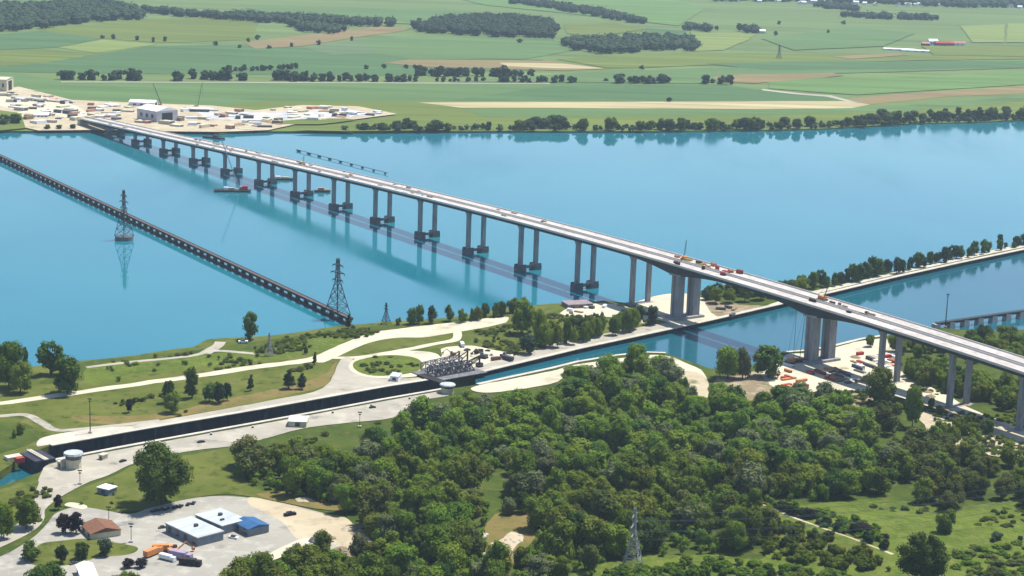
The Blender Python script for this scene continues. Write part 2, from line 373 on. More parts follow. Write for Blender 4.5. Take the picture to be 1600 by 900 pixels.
# ------------------------------------------------------------------ far farmland
NZ = 2.0
FL = [0]
def field(name, pts, m, smooth=False):
    FL[0] += 1; zz = NZ + 0.05 * FL[0]
    ws = jitter_line([P(u, v, zz)[:2] for u, v in pts], 3.0, 60.0)
    return poly_obj(name, ws, zz, m)
field('meadow', [(-60, 205), (-60, 100), (60, 128), (640, 157), (900, 170), (1350, 170), (1600, 158), (1700, 150), (1700, 184), (1600, 187), (1430, 192), (1340, 198), (1200, 203), (1000, 205), (600, 205)], F_OLIVE)
field('crop_field', [(-60, 135), (0, 108), (100, 128), (860, 130), (1130, 133), (1180, 140), (1290, 148), (1345, 157), (650, 158), (420, 158), (300, 170), (60, 165), (-60, 170)], F_GREEN)
field('crop_field', [(880, 132), (1130, 132), (1180, 140), (1280, 148), (1330, 157), (700, 157)], F_DEEP)
field('stubble_field', [(655, 160), (1345, 158), (1365, 162), (1330, 169), (1180, 170), (720, 168)], F_BEIGE)
field('grass_strip', [(720, 170), (1200, 171), (1360, 168), (1480, 160), (1600, 150), (1600, 158), (1430, 172), (1200, 180), (760, 182)], F_GREEN)
field('ploughed_strip', [(1310, 156), (1400, 147), (1500, 141), (1600, 134), (1700, 130), (1700, 140), (1600, 146), (1480, 151), (1360, 163)], F_BROWN)
field('farm_track', [(1190, 139), (1245, 145), (1300, 149), (1350, 163), (1345, 163), (1292, 151), (1240, 147), (1190, 141)], F_TRACK)
field('farm_track', [(95, 127.4), (500, 128.4), (860, 129.6), (860, 131), (500, 129.6), (95, 128.6)], F_TRACK)
field('crop_field', [(0, 103), (70, 96), (150, 86), (230, 72), (330, 70), (560, 78), (640, 92), (850, 93), (830, 110), (600, 118), (100, 114), (0, 112)], F_DEEP)
field('meadow', [(-60, 82), (60, 76), (150, 85), (70, 98), (-60, 108)], F_OLIVE)
field('hay_field', [(90, 74), (160, 62), (245, 69), (150, 83)], F_LIGHT)
field('meadow', [(60, 46), (220, 30), (300, 27), (405, 33), (395, 62), (250, 67), (165, 60), (90, 55)], F_OLIVE)
field('crop_field', [(-60, 60), (60, 48), (160, 60), (90, 74), (-60, 80)], F_DEEP)
field('fallow_field', [(380, 66), (500, 52), (600, 41), (640, 47), (560, 58), (470, 72), (400, 76)], F_BROWN)
field('crop_field', [(560, 62), (660, 54), (860, 60), (900, 78), (820, 92), (640, 92), (545, 78)], F_GREEN)
field('crop_field', [(470, 74), (560, 62), (600, 84), (520, 86)], fieldmat('crop_grey_green', (0.10, 0.15, 0.07)))
field('fallow_field', [(640, 93), (860, 95), (950, 107), (880, 110), (660, 104), (600, 98)], F_BROWN)
field('stubble_field', [(780, 98), (880, 99), (945, 107), (860, 106), (790, 103)], F_BEIGE)
field('meadow', [(870, 92), (1080, 82), (1600, 88), (1600, 92), (1180, 98), (1000, 106), (950, 106)], F_OLIVE)
field('crop_field', [(930, 112), (1100, 106), (1600, 100), (1600, 106), (1200, 118), (1100, 130), (700, 128)], F_GREEN)
field('crop_field', [(1100, 99), (1250, 96), (1600, 95), (1700, 95), (1700, 106), (1600, 106), (1200, 110)], F_DEEP)
field('crop_field', [(1200, 120), (1380, 122), (1600, 112), (1700, 110), (1700, 128), (1600, 132), (1420, 143), (1340, 148), (1200, 138)], F_BRIGHT)
field('fallow_field', [(1110, 120), (1160, 116), (1300, 114), (1320, 118), (1180, 130), (1130, 128)], F_BROWN)
field('meadow', [(1060, 52), (1185, 50), (1170, 62), (1130, 78), (1080, 80)], F_LIGHT)
field('crop_field', [(380, 12), (700, 14), (780, 28), (660, 38), (480, 30)], F_GREEN)
field('hay_field', [(420, 22), (560, 26), (640, 36), (540, 34)], F_LIGHT)
field('crop_field', [(-60, 4), (160, -6), (200, 12), (60, 10), (-60, 14)], F_GREEN)
field('fallow_field', [(880, 38), (960, 36), (1010, 45), (930, 58), (885, 52)], F_OLIVE)
field('crop_field', [(700, -6), (1050, -4), (1100, 15), (1060, 40), (880, 20), (760, 8)], F_BRIGHT)
field('crop_field', [(1010, 44), (1070, 48), (1080, 76), (1000, 60)], F_DEEP)
field('crop_field', [(1190, 60), (1330, 42), (1430, 52), (1380, 72), (1240, 78)], F_GREEN)
field('meadow', [(1440, 72), (1600, 70), (1700, 70), (1700, 88), (1600, 88), (1460, 86)], F_OLIVE)
field('crop_field', [(1500, 40), (1570, 38), (1568, 66), (1520, 66)], F_LIGHT)
field('crop_field', [(1575, 36), (1650, 36), (1650, 66), (1572, 66)], F_LIGHT)
field('fallow_field', [(1300, 88), (1400, 83), (1420, 86), (1330, 92)], F_BROWN)
field('gravel_yard', [(-60, 145), (0, 140), (30, 135), (110, 156), (200, 160), (330, 165), (400, 172), (470, 164), (560, 166), (620, 178), (560, 186), (480, 190), (420, 203), (340, 206), (140, 203), (60, 204), (0, 190), (-60, 190)], SAND)
field('gravel_yard', [(0, 150), (60, 150), (120, 165), (150, 185), (60, 180), (0, 165)], GRAVEL)
field('gravel_yard', [(300, 172), (420, 176), (540, 170), (600, 180), (520, 184), (430, 190), (330, 186)], mat('grey_gravel', (0.44, 0.43, 0.42), (0.30, 0.31, 0.32), 0.02, c3=(0.55, 0.5, 0.42), scale2=0.06))
field('shore_grass', [(425, 190), (470, 186), (540, 185), (560, 187), (530, 191), (500, 194), (440, 194)], F_OLIVE)
field('shore_grass', [(455, 203), (530, 198), (620, 184), (700, 180), (700, 203), (540, 205)], F_OLIVE)
field('shore_grass', [(-60, 190), (0, 172), (35, 176), (40, 200), (0, 204), (-60, 205)], F_OLIVE)

# ------------------------------------------------------------------ near ground patches (isthmus)
patch('scrub_bank', [(130, 566), (215, 557), (320, 545), (500, 520), (560, 512), (590, 517), (520, 545), (480, 552), (400, 556), (330, 558), (250, 572), (150, 590), (60, 600)], SCRUB)
patch('grass_bank', [(140, 572), (220, 562), (320, 553), (400, 545), (480, 530), (560, 515), (585, 518), (540, 534), (500, 550), (420, 562), (300, 575), (200, 588), (140, 600)], GRASS_B, amp=3)
patch('dry_grass', [(120, 648), (200, 650), (280, 640), (360, 622), (420, 610), (500, 588), (525, 566), (520, 585), (505, 603), (440, 619), (400, 627), (300, 647), (200, 662), (130, 660)], DRY, amp=2.5)
patch('gravel_spread', [(482, 561), (500, 553), (540, 535), (585, 519), (650, 510), (725, 502), (770, 496), (792, 495), (797, 501), (760, 511), (700, 521), (662, 527), (615, 528), (575, 536), (540, 551), (505, 566)], GRAVEL, amp=0.8, step=5)
patch('grass_island', [(560, 548), (590, 536), (640, 530), (700, 527), (690, 536), (640, 545), (590, 553)], GRASS)
ribbon('gravel_road', [(-60, 634), (0, 630), (60, 622), (130, 612), (250, 595), (330, 584), (400, 573), (460, 566), (500, 558)], (7.5, 11), GRAVEL)
ribbon('gravel_track', [(135, 574), (200, 566), (290, 557), (320, 551), (345, 548), (400, 553)], 5.0, APRON)
ribbon('gravel_track', [(320, 552), (338, 542), (345, 534)], 9.0, APRON)
ribbon('gravel_track', [(520, 559), (560, 558), (600, 552), (640, 545), (680, 537), (712, 530), (714, 515)], (6, 7), GRAVEL)
patch('apron', [(532, 562), (550, 560), (560, 575), (600, 588), (650, 590), (690, 582), (698, 586), (640, 597), (540, 614), (500, 621), (440, 632), (300, 656), (180, 676), (175, 671), (290, 650), (420, 626), (505, 606)], APRON, amp=0.5)
patch('gravel_ring', [(545, 575), (556, 560), (590, 552), (640, 548), (680, 552), (690, 566), (670, 584), (620, 590), (570, 588)], GRAVEL, amp=0.5)
patch('grass_oval', [(551, 573), (562, 562), (600, 555), (640, 557), (660, 566), (655, 578), (620, 586), (575, 586)], GRASS_B, amp=1)
patch('gravel_spread', [(690, 545), (735, 540), (770, 546), (800, 553), (810, 560), (780, 570), (740, 578), (700, 575)], GRAVEL, amp=2)
ribbon('gravel_track', [(-40, 652), (0, 650), (40, 648), (65, 660), (90, 672), (150, 668), (250, 657)], 6.0, APRON)
patch('apron', [(58, 697), (62, 686), (90, 678), (140, 671), (200, 666), (200, 673), (120, 687), (74, 695)], COPING, amp=0)
patch('scrub_bank', [(-80, 660), (0, 662), (40, 662), (60, 680), (30, 700), (-80, 720)], SCRUB, amp=2)
patch('towpath', [(742, 582), (800, 568), (900, 544), (1050, 511), (1100, 500), (1050, 503), (960, 518), (880, 532), (800, 556), (745, 574)], APRON, amp=0.6)
patch('construction_sand', [(875, 494), (890, 481), (930, 474), (965, 476), (990, 482), (1000, 470), (1030, 461), (1070, 458), (1100, 466), (1140, 478), (1170, 484), (1140, 492), (1090, 502), (1055, 508), (1040, 502), (1010, 498), (1005, 508), (980, 500), (950, 495)], GRAVEL, amp=2)
patch('construction_sand', [(1100, 470), (1130, 472), (1190, 478), (1150, 490), (1120, 494)], SOIL, amp=2)
patch('scrub_bank', [(1095, 460), (1130, 450), (1250, 446), (1290, 444), (1260, 462), (1200, 476), (1150, 474)], SCRUB, amp=2)
patch('scrub_bank', [(800, 485), (870, 480), (880, 492), (1000, 505), (1030, 505), (960, 518), (860, 536), (820, 552), (780, 545), (740, 525), (790, 505)], GRASS, amp=2)
patch('scrub_bank', [(560, 512), (700, 500), (780, 490), (790, 494), (700, 502), (600, 516)], SCRUB, amp=1)
patch('scrub_bank', [(1262, 446), (1300, 441), (1400, 422), (1500, 402), (1600, 380), (1900, 326), (1900, 330), (1600, 384), (1500, 406), (1400, 428), (1300, 450), (1262, 456)], SCRUB, amp=1)
patch('towpath', [(1200, 477), (1300, 453), (1400, 429), (1500, 407), (1600, 386), (1900, 331), (1900, 327), (1600, 381), (1500, 402), (1400, 424.5), (1300, 448), (1255, 459)], COPING, amp=0.4)

# south side ground
patch('lock_apron', [(64, 740), (84, 723), (200, 700), (400, 664), (600, 627), (692, 611), (700, 618), (660, 626), (630, 645), (600, 655), (480, 668), (380, 694), (300, 704), (215, 722), (170, 742), (130, 757), (75, 790), (68, 812), (40, 836), (-60, 880), (-60, 850), (10, 828), (50, 800), (55, 775)], APRON, amp=0.6)
patch('grass_bank', [(-60, 790), (0, 765), (58, 750), (55, 770), (48, 795), (10, 822), (-60, 850)], GRASS, amp=1)
patch('grass_bank', [(85, 786), (130, 762), (175, 745), (215, 725), (300, 710), (375, 700), (390, 760), (480, 770), (560, 800), (430, 782), (340, 772), (250, 792), (190, 800), (120, 795)], GRASS, amp=1.5)
patch('service_yard', [(90, 800), (130, 792), (200, 803), (240, 792), (330, 775), (420, 782), (500, 800), (560, 822), (585, 858), (560, 868), (470, 850), (430, 866), (420, 890), (380, 930), (80, 940), (-60, 930), (-60, 880), (0, 870), (50, 840), (75, 815)], ASPH, amp=1)
patch('yard_gravel', [(390, 778), (430, 783), (500, 802), (545, 812), (585, 858), (560, 868), (520, 850), (470, 845), (440, 815), (400, 795)], SAND, amp=2)
patch('yard_gravel', [(410, 880), (420, 866), (460, 846), (490, 842), (470, 858), (440, 870)], GRAVEL, amp=1)
patch('grass_island', [(60, 852), (90, 845), (140, 842), (190, 850), (215, 856), (200, 866), (150, 872), (100, 884), (50, 882)], GRASS, amp=1)
patch('gravel_spread', [(130, 795), (100, 790), (110, 785), (135, 790)], GRAVEL)
patch('dry_grass', [(400, 772), (470, 768), (540, 785), (550, 800), (470, 790)], DRY)
patch('gravel_spread', [(740, 604), (800, 592), (860, 580), (900, 570), (1000, 556), (1040, 556), (1070, 566), (1100, 582), (1100, 600), (1050, 596), (1000, 580), (900, 584), (860, 600), (780, 612), (745, 612)], GRAVEL, amp=1)
patch('sandy_clearing', [(1050, 580), (1100, 585), (1105, 620), (1085, 615), (1060, 600)], SAND, amp=2)
patch('sandy_clearing', [(1120, 590), (1225, 585), (1225, 640), (1180, 625), (1130, 640)], SOIL, amp=2)
patch('work_site', [(1190, 585), (1222, 556), (1262, 551), (1305, 543), (1345, 533), (1385, 530), (1400, 550), (1410, 580), (1470, 612), (1520, 640), (1600, 670), (1700, 705), (1700, 730), (1600, 695), (1500, 655), (1420, 625), (1330, 610), (1230, 612)], GRAVEL, amp=2.5)
patch('soil_bank', [(1310, 618), (1350, 616), (1390, 636), (1385, 655), (1350, 650), (1325, 640)], SOIL, amp=3)
patch('soil_bank', [(1440, 645), (1480, 640), (1560, 660), (1600, 680), (1660, 700), (1600, 715), (1550, 712), (1480, 700), (1445, 670)], SAND, amp=3)
patch('bare_clearing', [(755, 835), (775, 805), (825, 800), (835, 840), (800, 880), (770, 885)], DRY, amp=3)
patch('bare_clearing', [(770, 850), (800, 830), (815, 845), (790, 875)], SAND, amp=4)
patch('grass_clearing', [(1000, 636), (1036, 636), (1040, 665), (1005, 668)], GRASS_B, amp=1)
patch('gravel_spread', [(1003, 634), (1036, 634), (1036, 639), (1003, 639)], GRAVEL, amp=0)
patch('meadow', [(1150, 795), (1250, 790), (1330, 782), (1420, 784), (1500, 792), (1640, 785), (1640, 960), (900, 960), (880, 905), (970, 875), (1100, 865), (1200, 870)], GRASS_B, amp=3)
patch('dry_strip', [(1210, 815), (1290, 840), (1380, 872), (1370, 880), (1280, 862), (1200, 830)], GRASS, amp=1)
ribbon('track', [(1192, 788), (1240, 808), (1300, 830), (1350, 848), (1395, 866)], 2.0, SAND, amp=.9)

# ------------------------------------------------------------------ walls of lock and canal
def wall_line(name, pts, label, side, z0, top=LZ, wid=3.0, part='wall_face'):
    "quay wall: dark face part and pale coping part following a ground line"
    w = [Vector(P(u, v, LZ)[:2]) for u, v in pts]; base = w[0]
    t = thing(name, (base.x, base.y, 0), label, 'quay wall'); fm, cm = MB(), MB(); n = len(w); off = []
    for i in range(n):
        d = (w[min(i + 1, n - 1)] - w[max(i - 1, 0)]).normalized(); off.append(Vector((-d.y, d.x)) * side)
    def strip(mb, a, b, za, zb):
        vs = []
        for i in range(n):
            p = w[i] - base + off[i] * a; q = w[i] - base + off[i] * b
            vs += [(p.x, p.y, za), (q.x, q.y, za), (q.x, q.y, zb), (p.x, p.y, zb)]
        fs = []
        for i in range(n - 1):
            k = 4 * i
            for j in range(4): fs.append((k + j, k + (j + 1) % 4, k + 4 + (j + 1) % 4, k + 4 + j))
        fs += [(0, 1, 2, 3), (4 * n - 1, 4 * n - 2, 4 * n - 3, 4 * n - 4)]
        mb.add(vs, fs)
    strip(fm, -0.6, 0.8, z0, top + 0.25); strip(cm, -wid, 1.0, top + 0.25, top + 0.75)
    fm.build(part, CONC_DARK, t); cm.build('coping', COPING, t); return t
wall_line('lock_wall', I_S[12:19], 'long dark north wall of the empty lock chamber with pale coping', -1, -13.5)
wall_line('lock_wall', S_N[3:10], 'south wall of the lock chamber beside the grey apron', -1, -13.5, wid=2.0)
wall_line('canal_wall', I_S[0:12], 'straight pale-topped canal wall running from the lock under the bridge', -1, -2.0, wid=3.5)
wall_line('canal_wall', S_N[10:17], 'short canal wall along the south bank opposite the tree belt', 1, -2.0, wid=2.5)
wall_line('canal_wall', S_N[20:25], 'pale quay beside the work site at the near main pier', 1, -2.0, wid=2.5)

# ------------------------------------------------------------------ trees
def crown_mesh(name, seed, w, h, z0, lobes, leaves, leaf, shape='round', m=None, core=True):
    r = random.Random(seed); vs, fs = [], []; L = []
    for i in range(lobes):
        for _ in range(40):
            a = r.uniform(0, 2 * pi); t = r.uniform(-0.9, 0.95)
            if shape == 'cone': k = (1 - (t + 1) / 2) ** 0.8
            elif shape == 'poplar': k = max(0.25, (1 - t * t)) ** 0.5
            elif shape == 'spread': k = sqrt(max(0, 1 - t * t)) * (1.0 if t > -0.2 else 0.8)
            else: k = sqrt(max(0, 1 - t * t))
            rad = k * w / 2 * r.uniform(0.35, 0.78)
            c = Vector((rad * cos(a), rad * sin(a), z0 + h * (0.5 + 0.5 * t * 0.80)))
            lr = min(w, h) * (r.uniform(0.17, 0.30) if lobes < 20 else r.uniform(0.11, 0.18)) * (0.55 + 0.45 * k)
            if all((c - q).length > 0.5 * (lr + s) for q, s in L): break
        L.append((c, lr))
    L.append((Vector((0, 0, z0 + h * 0.45)), min(w, h) * 0.27))
    per = leaves // len(L)
    for c, lr in L:
        nn = int(per * (lr / (min(w, h) * 0.21)) ** 2)
        for _ in range(nn):
            z = r.uniform(-0.75, 1); a = r.uniform(0, 2 * pi); k = sqrt(1 - z * z)
            nrm = Vector((k * cos(a), k * sin(a), z)); p = c + nrm * lr * r.uniform(0.82, 1.18)
            if any((p - q).length < 0.78 * s for q, s in L if q is not c): continue
            nj = (nrm + Vector((r.gauss(0, .30), r.gauss(0, .30), r.gauss(0, .25) + 0.25))).normalized()
            x = nj.cross(Vector((0.3, 0.2, 1))).normalized(); y = nj.cross(x); s = leaf * r.uniform(0.6, 1.3); k0 = len(vs)
            rot = r.uniform(0, pi); xx = x * cos(rot) + y * sin(rot); yy = y * cos(rot) - x * sin(rot)
            vs += [p - xx * s * .5, p - yy * s * .4 + nj * s * .1, p + xx * s * .5, p + yy * s * .45 - nj * s * .1]
            fs.append((k0, k0 + 1, k0 + 2, k0 + 3))
    if core:
        for c, lr in L:
            k0 = len(vs); rr = lr * 0.80; n = 6
            ring = [(-0.6, .8), (0.15, 1), (0.75, .62)]
            vs.append(c - Vector((0, 0, rr)))
            for zz, q in ring:
                for i in range(n): vs.append(c + Vector((cos(2 * pi * i / n + zz) * rr * q, sin(2 * pi * i / n + zz) * rr * q, zz * rr)) * 1.0)
            vs.append(c + Vector((0, 0, rr)))
            for i in range(n):
                j = (i + 1) % n; fs.append((k0, k0 + 1 + j, k0 + 1 + i))
                for g in range(2): a = k0 + 1 + g * n; fs.append((a + i, a + j, a + n + j, a + n + i))
                a = k0 + 1 + 2 * n; fs.append((a + i, a + j, k0 + 1 + 3 * n))
    me = bpy.data.meshes.new(name); me.from_pydata([tuple(v) for v in vs], [], fs); me.materials.append(m); me.update(); return me
def trunk_mesh(name, h, r0, z1, seed, w):
    r = random.Random(seed); mb = MB(); mb.cone((0, 0, -0.6), r0 * 1.3, r0 * 0.8, z1 + 0.6, 7)
    for i in range(4):
        a = r.uniform(0, 6.28); q = r.uniform(.25, .4) * w
        mb.beam((0, 0, z1 * r.uniform(.75, 1)), (cos(a) * q, sin(a) * q, z1 + h * r.uniform(.15, .35)), r0 * .7, n=5)
    mb.beam((0, 0, z1 * 0.98), (r.uniform(-.5, .5), r.uniform(-.5, .5), z1 + h * .5), r0 * 1.1, n=5)
    me = bpy.data.meshes.new(name); me.from_pydata(mb.v, [], mb.f); me.materials.append(BARK); me.update(); return me
# prototypes at 16 m height, 13 m width; copies are scaled
PROTO = {}
def proto(kind, n, w, h, z0, lobes, leaves, leaf, shape, m):
    PROTO[kind] = []
    for i in range(n):
        cm = crown_mesh('crown', hash(kind) % 1000 if False else sum(map(ord, kind)) + 17 * i, w * rnd.uniform(.9, 1.1), h, z0, lobes, leaves, leaf, shape, m[i % len(m)])
        tm = trunk_mesh('trunk', h, 0.38, z0 + h * .15, i + 5, w)
        PROTO[kind].append((cm, tm, z0 + h, w))
proto('broad', 9, 14.0, 13.5, 1.6, 13, 3200, 0.9, 'round', [LEAF[0], LEAF[1], LEAF[0], LEAF[3], LEAF[0], LEAF[1]])
proto('bushy', 5, 10.0, 7.5, 0.2, 10, 1500, 0.8, 'round', [LEAF[0], LEAF[1], LEAF[3]])
proto('drab', 4, 11.0, 11.5, 1.2, 11, 2000, 0.85, 'round', [LEAF[5], LEAF[1], LEAF[5]])
proto('poplar', 4, 6.0, 15.0, 1.2, 14, 1100, 0.85, 'poplar', [LEAF[3], LEAF[0]])
proto('conifer', 3, 6.5, 13.0, 0.6, 14, 1000, 0.8, 'cone', [LEAF[2]])
proto('dark', 3, 9.0, 10.5, 1.0, 12, 1100, 0.9, 'round', [LEAF[2], LEAF[4]])
proto('shore', 5, 10.0, 11.0, 0.5, 12, 700, 1.2, 'round', [LEAF[3], LEAF[-1]])
proto('silver', 3, 11.0, 11.5, 1.0, 13, 2200, 0.85, 'round', [LEAF[7]])
proto('tall', 3, 8.5, 15.0, 1.0, 13, 2400, 0.85, 'poplar', [LEAF[0], LEAF[1], LEAF[3]])
proto('bright', 4, 9.0, 6.5, 0.0, 13, 1000, 0.9, 'round', [LEAF[6]])
proto('giant', 1, 30.0, 27.0, 1.5, 34, 14000, 1.0, 'round', [LEAF[3]])
proto('far', 4, 12.0, 11.0, 0.0, 8, 260, 2.4, 'round', [LEAF[-1]])
TREES = []
def plant(kind, x, y, z, h, w, label, cat='tree', group=None, name='broadleaf_tree', i=None, parts=True):
    lst = PROTO[kind]; cm, tm, ph, pw = lst[rnd.randrange(len(lst)) if i is None else i % len(lst)]
    rz = rnd.uniform(0, 6.28); sc = (w / pw, w / pw, h / ph)
    if not parts:
        o = bpy.data.objects.new(name, cm); COL.objects.link(o); o.location = (x, y, z); o.scale = sc; o.rotation_euler = (0, 0, rz)
        return tag(o, label, cat, group)
    t = thing(name, (x, y, z), label, cat, group, rz); t.scale = sc
    for nm, me in (('trunk', tm), ('crown', cm)):
        c = bpy.data.objects.new(nm, me); COL.objects.link(c); c.parent = t
    return t
def tree_px(kind, u, vb, hp, wp, label, z=LZ, **k):
    q = P(u, vb, z); s = ppm(u, vb, z)
    return plant(kind, q.x, q.y, z, hp / s / 0.97, wp / s, label, **k)
def scatter(poly, spacing, z=LZ, seed=1, holes=(), jit=0.42):
    r = random.Random(seed); us = [p[0] for p in poly]; vs = [p[1] for p in poly]
    cs = [P(u, v, z) for u in (min(us), max(us)) for v in (min(vs), max(vs))]
    x0, x1 = min(c.x for c in cs), max(c.x for c in cs); y0, y1 = min(c.y for c in cs), max(c.y for c in cs); out = []
    y = y0; row = 0
    while y < y1:
        x = x0 + (row % 2) * spacing / 2
        while x < x1:
            px, py = x + r.uniform(-1, 1) * jit * spacing, y + r.uniform(-1, 1) * jit * spacing
            u, v, d = proj((px, py, z))
            if inside(u, v, poly) and not any(inside(u, v, h) for h in holes): out.append((px, py, u, v, d))
            x += spacing
        y += spacing * .87; row += 1
    return out

WOOD = [(372, 748), (385, 722), (450, 712), (520, 725), (590, 710), (630, 685), (655, 654), (700, 643), (780, 634), (868, 624), (880, 603), (930, 592), (1005, 582), (1045, 590), (1068, 616),
        (1100, 640), (1140, 640), (1220, 632), (1305, 640), (1345, 690), (1398, 735), (1400, 768), (1330, 778), (1250, 786), (1170, 794), (1205, 835), (1190, 860), (1110, 868), (1010, 872), (900, 900),
        (860, 955), (300, 965), (310, 925), (400, 905), (440, 880), (520, 868), (575, 868), (592, 858), (555, 812), (500, 782), (430, 775)]
HOLES = [[(750, 838), (768, 812), (825, 806), (838, 840), (815, 885), (770, 892)], [(1000, 634), (1038, 634), (1046, 672), (1000, 676)], [(740, 742), (790, 735), (800, 790), (760, 800)]]
pts = scatter(WOOD, 16.0, seed=11, holes=HOLES)
pts.sort(key=lambda t: t[4])
tiny = []
WLAB = ['round green broadleaf tree standing in the dense wood between the canal and the meadow',
        'olive green broadleaf tree standing in the dense wood between the canal and the meadow']
cnt = 0
for i, (x, y, u, v, d) in enumerate(pts):
    h = rnd.choice([rnd.uniform(9, 13), rnd.uniform(13, 18), rnd.uniform(17, 24)]); w = min(19, h * rnd.uniform(.7, 1.2))
    if u < -40 or v > 1010: continue
    if cnt < 185 and h > 11.0:
        q_ = rnd.random(); k = 'drab' if q_ < 0.12 else ('silver' if q_ < .19 else ('tall' if q_ < .36 else 'broad'))
        if k == 'tall': h *= 1.15; w *= .62
        idx = rnd.randrange(9) if noise.noise(Vector((x / 55, y / 55, 2))) > -.12 else rnd.choice([1, 5, 7])
        plant(k, x, y, LZ, h, w, 'silvery grey green tree standing in the dense wood' if k == 'silver' else ('tall narrow tree standing in the dense wood' if k == 'tall' else (WLAB[1] if (k == 'drab' or idx % 6 in (1, 5)) else WLAB[0])), group='broadleaf trees of the dense wood', i=idx); cnt += 1
    else: tiny.append((x, y, h, w))
# one mass for what is left of the wood, with its low understorey
def mass(name, spots, m, label, z=LZ, cat='woodland', leafn=70, leaf=1.2, seed=3, core=True):
    r = random.Random(seed); vs, fs = [], []
    for (x, y, h, w) in spots:
        w0 = w
        for b in range(4 if h > 7 else 2):
            a = r.uniform(0, 6.28); q = r.uniform(.05, .28) * w; lr = w * r.uniform(.24, .36); c = Vector((x + cos(a) * q, y + sin(a) * q, z + max(lr * .7, h * r.uniform(.45, .8))))
            if core:
                k0 = len(vs); n = 6; rr = lr * .72
                vs.append(c - Vector((0, 0, max(rr, (c.z - z) * .9))))
                for zz, qq in ((-.5, .85), (.35, .95), (.8, .55)):
                    for i in range(n):
                        ang = 2 * pi * i / n + zz + a; g = rr * qq * r.uniform(.85, 1.15)
                        vs.append(c + Vector((cos(ang) * g, sin(ang) * g, zz * rr)))
                vs.append(c + Vector((0, 0, rr)))
                for i in range(n):
                    j = (i + 1) % n; fs.append((k0, k0 + 1 + j, k0 + 1 + i))
                    for g in range(2): aa = k0 + 1 + g * n; fs.append((aa + i, aa + j, aa + n + j, aa + n + i))
                    aa = k0 + 1 + 2 * n; fs.append((aa + i, aa + j, k0 + 1 + 3 * n))
            for _ in range(leafn):
                zc = r.uniform(-.5, 1); a2 = r.uniform(0, 6.28); k = sqrt(1 - zc * zc); nrm = Vector((k * cos(a2), k * sin(a2), zc)); p = c + nrm * lr * r.uniform(.85, 1.15)
                nj = (nrm + Vector((r.gauss(0, .5), r.gauss(0, .5), r.gauss(0, .4)))).normalized(); X = nj.cross(Vector((.3, .2, 1))).normalized(); Y = nj.cross(X); s = leaf * r.uniform(.6, 1.3); k0 = len(vs)
                vs += [p - X * s * .5, p - Y * s * .45, p + X * s * .5, p + Y * s * .45]; fs.append((k0, k0 + 1, k0 + 2, k0 + 3))
    o = link_mesh(name, vs, fs, m); tag(o, label, cat, kind='stuff'); return o
def crown_mass(name, spots, kinds, label, z=LZ, cat='woodland', seed=3):
    import numpy as np
    r = random.Random(seed); V, F = [], []; off = 0; cache = {}; MI = []; mats = []
    for (x, y, h, w) in spots:
        k = r.choice(kinds); i = r.randrange(len(PROTO[k])); cm, tm, ph, pw = PROTO[k][i]
        if (k, i) not in cache:
            co = np.empty(len(cm.vertices) * 3); cm.vertices.foreach_get('co', co)
            cache[(k, i)] = (co.reshape(-1, 3), [tuple(p.vertices) for p in cm.polygons])
        co, fs = cache[(k, i)]; a = r.uniform(0, 6.28); sx, sz = w / pw, h / ph
        c, s_ = cos(a), sin(a); X = (co[:, 0] * c - co[:, 1] * s_) * sx + x; Y = (co[:, 0] * s_ + co[:, 1] * c) * sx + y
        V.append(np.stack([X, Y, co[:, 2] * sz + z], 1)); F += [tuple(q + off for q in f) for f in fs]; off += len(co)
        m = cm.materials[0]
        if m not in mats: mats.append(m)
        MI += [mats.index(m)] * len(fs)
    me = bpy.data.meshes.new(name); me.from_pydata(np.concatenate(V).tolist(), [], F)
    for m in mats: me.materials.append(m)
    me.polygons.foreach_set('material_index', MI); me.update()
    o = bpy.data.objects.new(name, me); COL.objects.link(o); return tag(o, label, cat, kind='stuff')
crown_mass('woodland', tiny, ['broad', 'broad', 'tall', 'silver', 'bushy', 'broad'], 'crowns filling the far and middle part of the dense wood')
under = [(x, y, rnd.uniform(3, 9), rnd.uniform(5, 8.5)) for (x, y, u, v, d) in scatter(WOOD, 8.5, seed=4, holes=HOLES)]
mass('undergrowth', under, LEAF[0], 'low bushes and saplings growing between the trees of the wood', cat='undergrowth', leafn=26, leaf=1.0)

